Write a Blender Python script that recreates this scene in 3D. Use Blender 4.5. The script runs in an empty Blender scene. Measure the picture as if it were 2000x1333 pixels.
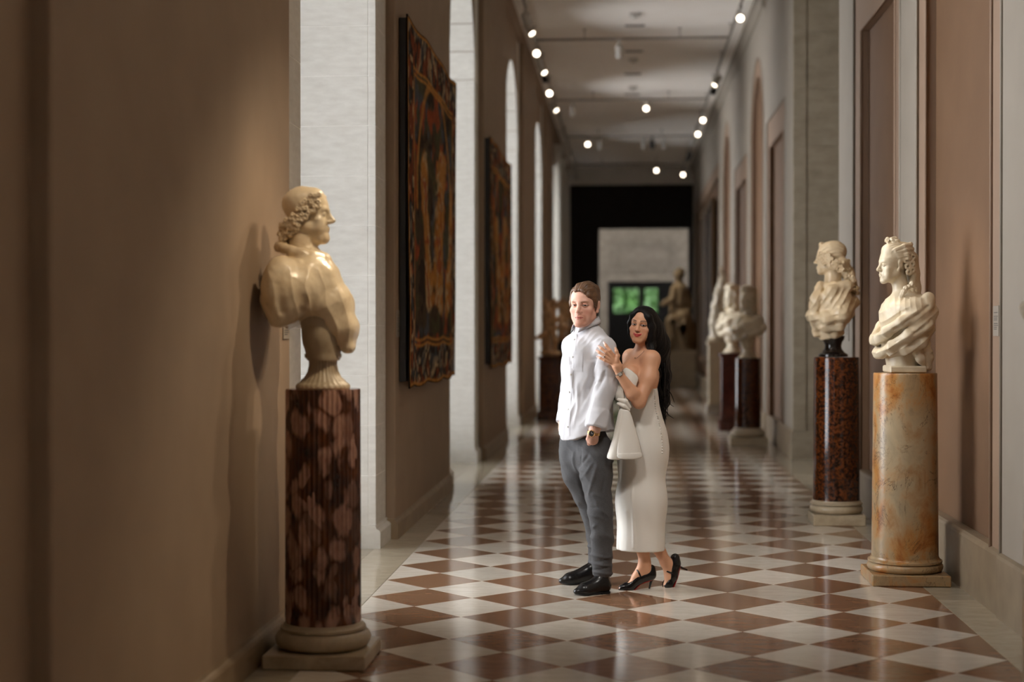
import bpy, math, random
import numpy as np
from mathutils import Vector, Matrix

random.seed(7)
RNG = np.random.default_rng(11)
scene = bpy.context.scene
COL = scene.collection

# ------------------------------------------------------------------ camera
F_PX, YAW, PITCH, EYE = 2995.95, 0.0739938, 0.0065157, 1.53
cam_d = bpy.data.cameras.new('camera')
cam = bpy.data.objects.new('camera', cam_d)
COL.objects.link(cam)
cam.location = (0, 0, EYE)
cam.rotation_euler = (math.pi/2 - PITCH, 0, YAW)
cam_d.sensor_width = 36.0
cam_d.lens = F_PX/2000*36.0
cam_d.clip_end = 300
cam_d.dof.use_dof = True
cam_d.dof.focus_distance = 9.05
cam_d.dof.aperture_fstop = 1.25
scene.camera = cam
cy = scene.cycles
cy.max_bounces = 4; cy.diffuse_bounces = 3; cy.glossy_bounces = 2; cy.transmission_bounces = 2; cy.transparent_max_bounces = 6
cy.caustics_reflective = False; cy.caustics_refractive = False

# ------------------------------------------------------------------ daylight and exposure
world = bpy.data.worlds.new('sky')
scene.world = world
world.use_nodes = True
bg = world.node_tree.nodes['Background']
bg.inputs['Color'].default_value = (0.95, 0.97, 1.0, 1)
bg.inputs['Strength'].default_value = 10.0
scene.view_settings.view_transform = 'Standard'
scene.view_settings.look = 'None'
scene.view_settings.gamma = 1.0
scene.view_settings.use_curve_mapping = False
scene.view_settings.exposure = 0.08
POWER_K = 2.6                   # strength of the warm track spotlights

WX0, WX1 = -1.755, 2.0          # wall faces, left and right
CEIL = 6.4
BAY = 7.07
OPEN0 = 8.20                    # first window opening in view starts here
OPENW = 2.50
SPRING = 4.45
Y_BACK, Y_END = -6.5, 46.0
WIN_K = [-1, 0, 1, 2, 3, 4]
DEPTH = 0.95                    # wall thickness at the windows

for k in WIN_K:                 # window portals guide the sky light through the openings
    l = bpy.data.lights.new('window_portal', 'AREA')
    l.shape = 'RECTANGLE'; l.size = OPENW; l.size_y = 5.6
    l.cycles.is_portal = True
    o = bpy.data.objects.new('window_portal', l); COL.objects.link(o)
    o.location = (WX0-DEPTH-0.05, OPEN0+k*BAY+OPENW/2, 2.9)
    o.rotation_euler = (0, math.radians(-90), 0)   # faces +X

# ------------------------------------------------------------------ pixel helper (photo 2000x1333 -> point at a given depth)
_c, _s, _cp, _sp = math.cos(YAW), math.sin(YAW), math.cos(PITCH), math.sin(PITCH)
_R = np.array([_c, _s, 0.]); _F = np.array([-_s*_cp, _c*_cp, -_sp]); _U = np.array([-_s*_sp, _c*_sp, _cp])
def at(px, py, Y):
    r = _F + _R*(px-1000)/F_PX + _U*(666.5-py)/F_PX
    return np.array([0, 0, EYE]) + r*(Y/r[1])

# ------------------------------------------------------------------ tagging
def tag(o, label=None, cat=None, group=None, kind=None):
    if label: o['label'] = label
    if cat: o['category'] = cat
    if group: o['group'] = group
    if kind: o['kind'] = kind
    return o
def empty(name, loc=(0, 0, 0), rz=0):
    o = bpy.data.objects.new(name, None); COL.objects.link(o)
    o.location = loc; o.rotation_euler = (0, 0, rz); o.empty_display_size = .1
    return o
def link(name, me, mat=None, parent=None, smooth=False):
    o = bpy.data.objects.new(name, me); COL.objects.link(o)
    if mat is not None and not me.materials: me.materials.append(mat)
    if parent is not None: o.parent = parent
    if smooth:
        me.polygons.foreach_set('use_smooth', np.ones(len(me.polygons), dtype=bool))
    return o

# ------------------------------------------------------------------ mesh collector
class MB:
    def __init__(s): s.v = []; s.f = []
    def add(s, v, f):
        n = len(s.v); s.v += [tuple(map(float, p)) for p in v]; s.f += [tuple(i+n for i in q) for q in f]; return s
    def box(s, x0, x1, y0, y1, z0, z1):
        v = [(x0,y0,z0),(x1,y0,z0),(x1,y1,z0),(x0,y1,z0),(x0,y0,z1),(x1,y0,z1),(x1,y1,z1),(x0,y1,z1)]
        return s.add(v, [(3,2,1,0),(4,5,6,7),(0,1,5,4),(1,2,6,5),(2,3,7,6),(3,0,4,7)])
    def bbox(s, x0, x1, y0, y1, z0, z1, b=.004):          # box with chamfered edges
        pts = []
        for sx, x in ((1,x0),(-1,x1)):
            for sy, y in ((1,y0),(-1,y1)):
                for sz, z in ((1,z0),(-1,z1)):
                    pts += [(x, y+sy*b, z+sz*b), (x+sx*b, y, z+sz*b), (x+sx*b, y+sy*b, z)]
        I = lambda i,j,k,a: ((i*2+j)*2+k)*3+a
        F = []
        for i in (0,1): F.append([I(i,0,0,0),I(i,0,1,0),I(i,1,1,0),I(i,1,0,0)][::1 if i==0 else -1])
        for j in (0,1): F.append([I(0,j,0,1),I(1,j,0,1),I(1,j,1,1),I(0,j,1,1)][::1 if j==0 else -1])
        for k in (0,1): F.append([I(0,0,k,2),I(0,1,k,2),I(1,1,k,2),I(1,0,k,2)][::1 if k==0 else -1])
        for i in (0,1):
            for j in (0,1):
                q = [I(i,j,0,0),I(i,j,0,1),I(i,j,1,1),I(i,j,1,0)]; F.append(q if i==j else q[::-1])
        for i in (0,1):
            for k in (0,1):
                q = [I(i,0,k,0),I(i,1,k,0),I(i,1,k,2),I(i,0,k,2)]; F.append(q if i!=k else q[::-1])
        for j in (0,1):
            for k in (0,1):
                q = [I(0,j,k,1),I(1,j,k,1),I(1,j,k,2),I(0,j,k,2)]; F.append(q[::-1] if j!=k else q)
        for i in (0,1):
            for j in (0,1):
                for k in (0,1):
                    q = [I(i,j,k,0),I(i,j,k,1),I(i,j,k,2)]; F.append(q[::-1] if (i+j+k)%2==0 else q)
        return s.add(pts, F)
    def prism(s, poly, axis, a, b):                       # polygon (u,v) extruded along axis
        n = len(poly)
        def P(u, v, w): return (w,u,v) if axis=='x' else ((u,w,v) if axis=='y' else (u,v,w))
        v = [P(u,q,a) for u,q in poly]+[P(u,q,b) for u,q in poly]
        f = [tuple(range(n))[::-1], tuple(range(n,2*n))]+[(i,(i+1)%n,n+(i+1)%n,n+i) for i in range(n)]
        return s.add(v, f)
    def lathe(s, prof, n=40, c=(0,0,0), flute=None):      # prof [(r,z)]
        v = []; f = []
        for r, z in prof:
            for i in range(n):
                a = 2*math.pi*i/n
                rr = r if flute is None else flute(r, a, z)
                v.append((c[0]+rr*math.cos(a), c[1]+rr*math.sin(a), c[2]+z))
        m = len(prof)
        for j in range(m-1):
            for i in range(n):
                f.append((j*n+i, j*n+(i+1)%n, (j+1)*n+(i+1)%n, (j+1)*n+i))
        f.append(tuple(range(n))[::-1]); f.append(tuple((m-1)*n+i for i in range(n)))
        return s.add(v, f)
    def tube(s, pts, r, n=8):
        pts = [Vector(p) for p in pts]; m = len(pts)
        if not hasattr(r, '__len__'): r = [r]*m
        v = []; f = []; up = None
        for i, p in enumerate(pts):
            t = (pts[min(i+1,m-1)]-pts[max(i-1,0)]).normalized()
            if up is None: up = t.orthogonal().normalized()
            a = (up - t*up.dot(t)).normalized(); up = a; b = t.cross(a)
            for k in range(n):
                w = 2*math.pi*k/n
                v.append(p + (a*math.cos(w)+b*math.sin(w))*r[i])
        for i in range(m-1):
            for k in range(n): f.append((i*n+k, i*n+(k+1)%n, (i+1)*n+(k+1)%n, (i+1)*n+k))
        f.append(tuple(range(n))[::-1]); f.append(tuple((m-1)*n+k for k in range(n)))
        return s.add(v, f)
    def mesh(s, name):
        me = bpy.data.meshes.new(name); me.from_pydata(s.v, [], s.f); me.update(); return me
    def build(s, name, mat=None, parent=None, smooth=False):
        o = link(name, s.mesh(name), mat, parent, smooth)
        return o
def smooth_angle(o, deg=35):
    me = o.data
    me.polygons.foreach_set('use_smooth', np.ones(len(me.polygons), dtype=bool))
    me.set_sharp_from_angle(angle=math.radians(deg))
    return o

# ------------------------------------------------------------------ materials
def srgb(r, g, b):
    f = lambda c: (c/255/12.92) if c/255 <= .04045 else ((c/255+.055)/1.055)**2.4
    return (f(r), f(g), f(b), 1)
class NT:
    def __init__(s, name):
        s.m = bpy.data.materials.new(name); s.m.use_nodes = True
        s.t = s.m.node_tree; s.b = s.t.nodes['Principled BSDF']
    def n(s, typ, **kw):
        nd = s.t.nodes.new(typ)
        for k, v in kw.items():
            if k in nd.inputs: 
                nd.inputs[k].default_value = v
            else: setattr(nd, k, v)
        return nd
    def l(s, a, b): s.t.links.new(a, b)
    def coord(s, which='Object', scale=(1,1,1)):
        tc = s.n('ShaderNodeTexCoord'); mp = s.n('ShaderNodeMapping'); mp.inputs['Scale'].default_value = scale
        s.l(tc.outputs[which], mp.inputs['Vector']); return mp.outputs['Vector']
    def noise(s, vec, scale, detail=4, rough=.55, dist=0):
        nd = s.n('ShaderNodeTexNoise'); s.l(vec, nd.inputs['Vector'])
        nd.inputs['Scale'].default_value = scale; nd.inputs['Detail'].default_value = detail
        nd.inputs['Roughness'].default_value = rough; nd.inputs['Distortion'].default_value = dist
        return nd.outputs['Fac']
    def ramp(s, fac, stops, interp='LINEAR'):
        r = s.n('ShaderNodeValToRGB'); r.color_ramp.interpolation = interp
        el = r.color_ramp.elements
        while len(el) < len(stops): el.new(.5)
        for e, (p, c) in zip(el, stops): e.position = p; e.color = c
        s.l(fac, r.inputs['Fac']); return r.outputs['Color']
    def mix(s, fac, a, b, mode='MIX'):
        m = s.n('ShaderNodeMix', data_type='RGBA', blend_type=mode)
        for sock, v in ((0, fac), (6, a), (7, b)):
            if isinstance(v, (int, float, tuple)): m.inputs[sock].default_value = v
            else: s.l(v, m.inputs[sock])
        return m.outputs[2]
    def base(s, c):
        if isinstance(c, tuple): s.b.inputs['Base Color'].default_value = c
        else: s.l(c, s.b.inputs['Base Color'])
        return s
    def set(s, **kw):
        for k, v in kw.items():
            k = k.replace('_', ' ')
            if isinstance(v, (int, float, tuple)): s.b.inputs[k].default_value = v
            else: s.l(v, s.b.inputs[k])
        return s
    def bump(s, h, strength=.3, dist=.002):
        b = s.n('ShaderNodeBump'); b.inputs['Strength'].default_value = strength; b.inputs['Distance'].default_value = dist
        s.l(h, b.inputs['Height']); s.l(b.outputs['Normal'], s.b.inputs['Normal']); return s
def M_noise(name, c0, c1, scale=6, rough=.6, bump=.1, bscale=60, detail=5, stretch=(1,1,1), coord='Object', spec=.5):
    k = NT(name); v = k.coord(coord, stretch)
    k.base(k.ramp(k.noise(v, scale, detail), [(.3, c0), (.7, c1)])).set(Roughness=rough)
    k.b.inputs['Specular IOR Level'].default_value = spec
    if bump: k.bump(k.noise(v, bscale, 4), bump, .002)
    return k.m

MAT = {}
MAT['plaster_left'] = M_noise('plaster_left', srgb(146,124,102), srgb(153,131,108), 3, .75, 0, 90, 2)
MAT['limestone'] = M_noise('limestone', srgb(208,204,195), srgb(222,219,211), 9, .6, .12, 70, stretch=(1,1,3))
MAT['mortar'] = M_noise('mortar', srgb(236,233,226), srgb(244,241,235), 20, .8, 0, 60, 2)
MAT['base_stone'] = M_noise('base_stone', srgb(126,110,90), srgb(142,126,104), 6, .4, 0, 50, 2)
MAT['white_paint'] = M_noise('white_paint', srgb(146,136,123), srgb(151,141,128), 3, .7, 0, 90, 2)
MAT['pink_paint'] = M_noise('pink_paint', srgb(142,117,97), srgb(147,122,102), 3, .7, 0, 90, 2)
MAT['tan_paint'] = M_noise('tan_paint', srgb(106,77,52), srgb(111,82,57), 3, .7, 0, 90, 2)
MAT['skirt_stone'] = M_noise('skirt_stone', srgb(134,114,90), srgb(150,130,104), 6, .45, 0, 50, 2)
MAT['hall_stone'] = M_noise('hall_stone', srgb(92,82,70), srgb(110,100,87), 5, .7, 0, 50, 3)
MAT['grey_stone'] = M_noise('grey_stone', srgb(128,116,98), srgb(150,138,120), 5, .6, .2, 60, stretch=(1,1,2))
MAT['ceiling'] = M_noise('ceiling', srgb(245,239,231), srgb(248,243,236), 2, .85, 0, 90, 2)
MAT['black_paint'] = M_noise('black_paint', srgb(22,18,16), srgb(28,23,20), 3, .7, 0, 60, 2)
MAT['grout'] = M_noise('grout', srgb(66,52,40), srgb(80,64,50), 30, .8, 0, 60, 2)
MAT['white_metal'] = M_noise('white_metal', srgb(200,196,188), srgb(210,206,198), 10, .4, 0)
MAT['dark_metal'] = M_noise('dark_metal', srgb(34,30,27), srgb(42,37,33), 10, .45, 0)
MAT['rail_metal'] = M_noise('rail_metal', srgb(120,112,102), srgb(130,122,112), 10, .5, 0)
def stone_tile(name, a, b, vein):
    k = NT(name); v = k.coord('Object')
    oi = k.n('ShaderNodeObjectInfo')
    vm = k.n('ShaderNodeVectorMath', operation='MULTIPLY_ADD'); 
    cmb = k.n('ShaderNodeCombineXYZ'); 
    for i in range(3): k.l(oi.outputs['Random'], cmb.inputs[i])
    k.l(cmb.outputs[0], vm.inputs[0]); vm.inputs[1].default_value = (37, 53, 71); k.l(v, vm.inputs[2])
    vv = vm.outputs[0]
    mp = k.n('ShaderNodeMapping'); mp.inputs['Scale'].default_value = (1, 3.2, 1); mp.inputs['Rotation'].default_value = (0,0,.7); k.l(vv, mp.inputs['Vector'])
    n1 = k.noise(mp.outputs[0], 5, 4, .6, .6)
    n2 = k.noise(vv, 45, 1)
    c = k.ramp(n1, [(.28, a), (.68, b)])
    w = k.ramp(k.noise(mp.outputs[0], 3.2, 4, .65, 1.2), [(.44, (0,0,0,1)), (.5, (1,1,1,1)), (.56, (0,0,0,1))])
    c = k.mix(k.mix(.28, (0,0,0,1), w), c, vein)
    hv = k.n('ShaderNodeHueSaturation'); k.l(c, hv.inputs['Color'])
    mr = k.n('ShaderNodeMapRange'); mr.inputs[3].default_value = .84; mr.inputs[4].default_value = 1.12
    k.l(oi.outputs['Random'], mr.inputs[0]); k.l(mr.outputs[0], hv.inputs['Value'])
    k.base(hv.outputs[0])
    rr = k.n('ShaderNodeMapRange'); rr.inputs[3].default_value = .08; rr.inputs[4].default_value = .16; k.l(n2, rr.inputs[0])
    k.set(Roughness=rr.outputs[0]); k.bump(k.noise(vv, 14, 1), .04, .002)
    return k.m
MAT['tile_white'] = stone_tile('tile_white', srgb(218,208,192), srgb(232,224,210), srgb(196,184,166))
MAT['tile_brown'] = stone_tile('tile_brown', srgb(134,99,74), srgb(156,119,92), srgb(116,80,58))
MAT['border_stone'] = stone_tile('border_stone', srgb(172,160,138), srgb(190,178,156), srgb(152,138,116))
# ================================================================== floor
D = EYE/2.6002696
TX0, TY0 = 1.51064818*D, 11.8562034*D            # one tile corner
def tile_mesh(name, corners, mat, g=.0009, b=.0016):
    c = np.array(corners, float); m = c.mean(0)
    def inset(t):
        n = len(c); out = []
        for i in range(n):
            p, q, r = c[i-1], c[i], c[(i+1) % n]
            e1 = (q-p)/np.linalg.norm(q-p); e2 = (r-q)/np.linalg.norm(r-q)
            n1 = np.array([-e1[1], e1[0]]); n2 = np.array([-e2[1], e2[0]])
            bis = (n1+n2); bis /= np.dot(bis, n1); out.append(q+bis*t)
        return out
    a, bt = inset(g), inset(g+b); n = len(c); mb = MB()
    mb.add([(x,y,-.006) for x,y in a]+[(x,y,-.0008) for x,y in a]+[(x,y,0) for x,y in bt],
           [tuple(2*n+i for i in range(n))]+[(i,(i+1)%n,n+(i+1)%n,n+i) for i in range(n)]+[(n+i,n+(i+1)%n,2*n+(i+1)%n,2*n+i) for i in range(n)])
    me = mb.mesh(name); me.materials.append(mat); return me
floor = MB().box(-4.2, 4.2, Y_BACK-.3, Y_END+14, -.2, -.005).build('floor', MAT['grout'])
tag(floor, 'polished floor of cream and brown diamond-laid stone tiles', 'floor', kind='structure')
hd = D/2
full = [(0,-hd),(hd,0),(0,hd),(-hd,0)]
TM = {c: tile_mesh('tile_'+c, full, MAT['tile_'+c]) for c in ('white','brown')}
TML = tile_mesh('half_tile_white', [(0,-hd),(hd,0),(0,hd)], MAT['tile_white'])
TMR = tile_mesh('half_tile_brown', [(0,hd),(-hd,0),(0,-hd)], MAT['tile_brown'])
cells = []
j0 = int((-4-TY0)/hd); j1 = int((Y_END+8-TY0)/hd)
for i in range(-8, 4):
    for j in range(j0, j1):
        if (i+j) % 2 == 0: continue
        me = TML if i == -8 else TMR if i == 3 else TM['white' if i % 2 == 0 else 'brown']
        cells.append((TY0+j*hd, TX0+i*hd, me))
cells.sort(key=lambda t: abs(t[0]-6.2) if t[0] >= 6.2 else 100+abs(t[0]))
rest = {}
for n, (y, x, me) in enumerate(cells):
    if n < 300:
        o = bpy.data.objects.new('tile', me); COL.objects.link(o); o.parent = floor
        o.location = (x, y, random.uniform(-.0001, .0001))
        o.rotation_euler = (random.uniform(-.0004,.0004), random.uniform(-.0004,.0004), 0)
    else:
        rest.setdefault(me.name, []).append((x, y, me))
for nm, lst in rest.items():
    me0 = lst[0][2]; v0 = np.empty(len(me0.vertices)*3); me0.vertices.foreach_get('co', v0); v0 = v0.reshape(-1,3)
    mb = MB()
    for x, y, _ in lst: mb.add(v0+np.array([x,y,0]), [tuple(p.vertices) for p in me0.polygons])
    o = mb.build('far_tiles', me0.materials[0], floor); o['kind'] = 'stuff'
# stone borders with joints
BX0, BX1 = TX0-8*hd, TX0+3*hd
def slabs(x0, x1, ya, yb, step, off=0):
    y = ya+off
    while y < yb:
        L = step*random.uniform(.85, 1.15)
        me = tile_mesh('border_slab', [(x0,y),(x1,y),(x1,y+L),(x0,y+L)], MAT['border_stone'])
        link('border_slab', me, None, floor); y += L
slabs(-1.762, BX0, -2, Y_END+6, 1.35)
slabs(-2.72, -1.762, -2, Y_END, 1.5, .4)
slabs(BX1, 2.05, -2, Y_END+6, 1.35, .2)
slabs(2.05, 3.2, 14, 19, 1.3)

# ================================================================== left wall with arched windows
def arch_pts(yc, hw, z0, n=14):
    return [(yc-hw*math.cos(math.pi*i/n), z0+hw*math.sin(math.pi*i/n)) for i in range(n+1)]
BH = .30                                        # course height of the stone blocks
def block(parent, x0, x1, y0, y1, z0, z1, mat, b=.002):
    o = MB().bbox(x0, x1, y0, y1, z0, z1, b).build('stone_block', mat, parent); return o
LEFT_LABEL = ['the left pier beside the camera', 'near left pier behind the profile bust', 'left pier carrying the nearest tapestry',
              'left pier carrying the second tapestry', 'left pier behind the gilded figure group', 'far left pier by the grey pilasters']
def open_y(k): return OPEN0+k*BAY
for idx, k in enumerate(range(-3, 5)):
    y0 = open_y(k)+OPENW; y1 = open_y(k+1)                 # the pier between two openings
    if k == 4: y1 = Y_END
    if k == -2: y0 = Y_BACK
    if k == -3: continue
    if y1 < Y_BACK: continue
    core = MB().box(WX0-DEPTH, WX0-.002, y0+.002, y1-.002, 0, CEIL).build('wall_left', MAT['mortar'])
    lab = {-2:'pale stone pier of left wall behind the viewpoint', -1:'near left pier with tan panel behind the profile bust', 0:'left pier carrying the large near tapestry',
           1:'left pier carrying the second, smaller looking tapestry', 2:'left pier behind the gilded figure group', 3:'fourth left pier, seen as a thin tan strip', 4:'last left wall stretch before the black end wall'}.get(k, 'first left pier, far behind the viewpoint')
    tag(core, lab, 'wall', kind='structure')
    # stone facing: narrow strip on the face at both pier edges, blocks on the near jamb (facing the camera)
    z = .16; top = 6.3; n = 0
    near = k in (-1, 0, 1, 2, 3)
    while near and z < top:
        z1 = min(z+.352, top)
        if z < SPRING:
            zz = min(z1, SPRING)
            block(core, WX0-.052, WX0, y0, y0+.44, z+.002, zz-.002, MAT['limestone'])          # corner block: jamb strip and face strip
            block(core, WX0-DEPTH, WX0-.055, y0, y0+.05, z+.002, zz-.002, MAT['limestone'])    # jamb field
            block(core, WX0-.05, WX0, y1-.5, y1, z+.002, zz-.002, MAT['limestone'])            # far edge face strip
        else:
            block(core, WX0-.05, WX0, y0, y0+.44, z+.002, z1-.002, MAT['limestone'])
            block(core, WX0-.05, WX0, y1-.5, y1, z+.002, z1-.002, MAT['limestone'])
        z = z1; n += 1
    if not near:
        MB().box(WX0-.1, WX0, y0, y1, 0, CEIL).build('stone_facing', MAT['limestone'], core)
    else:
        MB().box(WX0-.04, WX0+.0, y0+.44, y1-.5, 0, CEIL).build('plaster_field', MAT['plaster_left'], core)
    # raised plaster panel
    if k in (-2, -1, 0, 1, 2, 3):
        ya, yb = (4.41 if k == -1 else y0+.48), y1-.57
        p = MB().bbox(WX0-.02, -1.69, ya, yb, 0, CEIL-.12, .006).build('wall_panel', MAT['plaster_left'], core)
        # skirting of the panel, in stones
        prof = [(WX0-.01,.0),(-1.664,.0),(-1.664,.115),(-1.672,.128),(-1.684,.135),(-1.689,.15),(WX0-.01,.15)]
        bb = MB().prism([(u,v) for u,v in prof], 'y', ya-.03, ya+1.25); bb.prism(prof, 'y', ya+1.253, (ya+yb)/2+.9); bb.prism(prof, 'y', (ya+yb)/2+.903, yb+.03)
        o = bb.build('baseboard_left', MAT['skirt_stone']); tag(o, 'stone skirting under the tan panel of the '+{-2:'left pier behind the viewpoint',-1:'near left pier',0:'first tapestry',1:'second tapestry',2:'pier by the gilded group',3:'fourth left pier'}[k], 'skirting', kind='structure')
    prof = [(WX0-DEPTH,.0),(WX0+.038,.0),(WX0+.038,.115),(WX0+.028,.13),(WX0+.012,.137),(WX0+.003,.16),(WX0-DEPTH,.16)]
    bb = MB().prism(prof, 'y', y0-.04, y0+.50).prism(prof, 'y', y1-.56, y1+.04)
    # the jamb skirting
    o = bb.build('stone_skirting', MAT['limestone'], core)
# arches over the openings
for k in WIN_K:
    y0, y1 = open_y(k), open_y(k)+OPENW; yc = (y0+y1)/2; hw = OPENW/2
    pts = arch_pts(yc, hw, SPRING, 20)
    mb = MB()
    for a, b in zip(pts[:-1], pts[1:]):
        for x0, x1 in ((WX0-DEPTH, WX0),):
            v = [(x0,a[0],a[1]),(x0,b[0],b[1]),(x0,b[0],CEIL),(x0,a[0],CEIL),(x1,a[0],a[1]),(x1,b[0],b[1]),(x1,b[0],CEIL),(x1,a[0],CEIL)]
            mb.add(v, [(0,1,2,3),(7,6,5,4),(0,4,5,1)])
    o = mb.build('wall_left', MAT['plaster_left']); tag(o, 'plaster wall over the %s arched window on the left' % {-2:'rearmost',-1:'nearest unseen',0:'nearest visible',1:'second visible',2:'third visible',3:'fourth visible',4:'last'}[k], 'wall', kind='structure')
    # soffit stones
    N = 12
    if k in (1, 2, 3, 4):
        for i in range(N):
            a0 = math.pi*i/N+.004; a1 = math.pi*(i+1)/N-.004
            q = []
            for a in (a0, (a0+a1)/2, a1): q.append((yc-hw*math.cos(a), SPRING+hw*math.sin(a)))
            for a in (a1, (a0+a1)/2, a0): q.append((yc-(hw-.012)*math.cos(a), SPRING+(hw-.012)*math.sin(a)))
            MB().prism(q, 'x', WX0-DEPTH+.02, WX0+.0015).build('arch_stone', MAT['limestone'], o)
    # window at the outer face
    w = empty('window_%d' % (k+3), (WX0-DEPTH-.02, yc, 0)); tag(w, 'tall round-headed window, %s of the left wall' % {-2:'rearmost',-1:'beside the viewpoint',0:'nearest visible recess',1:'second visible recess',2:'third visible recess',3:'fourth visible recess',4:'last recess'}[k], 'window', kind='structure')
    fr = MB(); t = .05
    fr.box(-t,0,-hw,-hw+.07,.02,SPRING).box(-t,0,hw-.07,hw,.02,SPRING).box(-t,0,-hw,hw,.02,.3)
    ap = arch_pts(0, hw, SPRING, 20); ip = arch_pts(0, hw-.07, SPRING, 20)
    for i in range(20):
        q = [ap[i], ap[i+1], ip[i+1], ip[i]]; fr.prism(q[::-1], 'x', -t, 0)
    fr.build('window_frame', MAT['white_metal'], w)
    mu = MB()
    for yy in (-.42, .42): mu.box(-.04,-.01,yy-.02,yy+.02,.3,SPRING+math.sqrt(hw*hw-yy*yy)-.05)
    for zz in (1.1,1.9,2.7,3.5,SPRING): mu.box(-.04,-.01,-hw+.06,hw-.06,zz-.02,zz+.02)
    mu.build('glazing_bars', MAT['white_metal'], w)
    g = MB().add([(-.025,u,v) for u,v in ([(-hw,.02)]+arch_pts(0,hw,SPRING,20)+[(hw,.02)])], [tuple(range(23))]).build('window_pane', None, w)
    if 'glass' not in MAT:
        kk = NT('window_glass'); tr = kk.n('ShaderNodeBsdfTransparent'); gl = kk.n('ShaderNodeBsdfGlossy'); gl.inputs['Roughness'].default_value = .02
        fz = kk.n('ShaderNodeFresnel'); mx = kk.n('ShaderNodeMixShader'); kk.l(fz.outputs[0], mx.inputs[0]); kk.l(tr.outputs[0], mx.inputs[1]); kk.l(gl.outputs[0], mx.inputs[2])
        kk.l(mx.outputs[0], kk.t.nodes['Material Output'].inputs['Surface']); MAT['glass'] = kk.m
    g.data.materials.append(MAT['glass'])
# crown strip along the left wall top
o = MB().prism([(WX0-.01,CEIL-.16),(WX0+.03,CEIL-.14),(WX0+.05,CEIL-.06),(WX0+.10,CEIL),(WX0-.01,CEIL)], 'y', Y_BACK, Y_END).build('trim_1', MAT['plaster_left']); tag(o, 'plaster cornice where the left wall meets the ceiling', 'cornice', kind='structure')

# ================================================================== right wall with blind arches and panels
RX = WX1
OPR0, OPR1 = 14.63, 18.52                       # stone lined opening in the right wall
def recessed_arch(yc, hw_o, hw_i, core, apex_o=5.70, apex_i=5.42):
    # pink surround slightly proud, tan niche slightly sunk: built as arched layers
    so = apex_o-hw_o; si = apex_i-hw_i
    po = [(yc-hw_o, .33)]+arch_pts(yc, hw_o, so, 24)+[(yc+hw_o, .33)]
    pi = [(yc-hw_i, .33)]+arch_pts(yc, hw_i, si, 24)+[(yc+hw_i, .33)]
    return po, pi
def wall_layer(x, ya, yb, z0, z1, holes, mat, name, parent, depth):
    # flat wall layer from ya..yb with arched or square holes (each hole: outline points bottom-left .. bottom-right), thickness depth behind x
    mb = MB(); ys = ya
    for h in holes:
        l, r = h[0][0], h[-1][0]
        mb.box(x, x+depth, ys, l, z0, z1)
        for a, b in zip(h[1:-2], h[2:-1]):
            if b[0]-a[0] < 1e-6: continue
            v = [(x,a[0],a[1]),(x,b[0],b[1]),(x,b[0],z1),(x,a[0],z1)]+[(x+depth,a[0],a[1]),(x+depth,b[0],b[1]),(x+depth,b[0],z1),(x+depth,a[0],z1)]
            mb.add(v, [(0,3,2,1),(4,5,6,7),(0,1,5,4)])
        ys = r
    mb.box(x, x+depth, ys, yb, z0, z1)
    return mb.build(name, mat, parent)
niche_c = [9.55+BAY*k for k in (-2,-1,0,2,3)]
panel_c = []
RP = [(-2.9,-.6),(4.20,6.50),(11.39,13.69),(19.55,22.06),(25.45,28.50)]     # outer spans of flat headed panels
segs = [(Y_BACK, OPR0), (OPR1, Y_END)]
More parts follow.
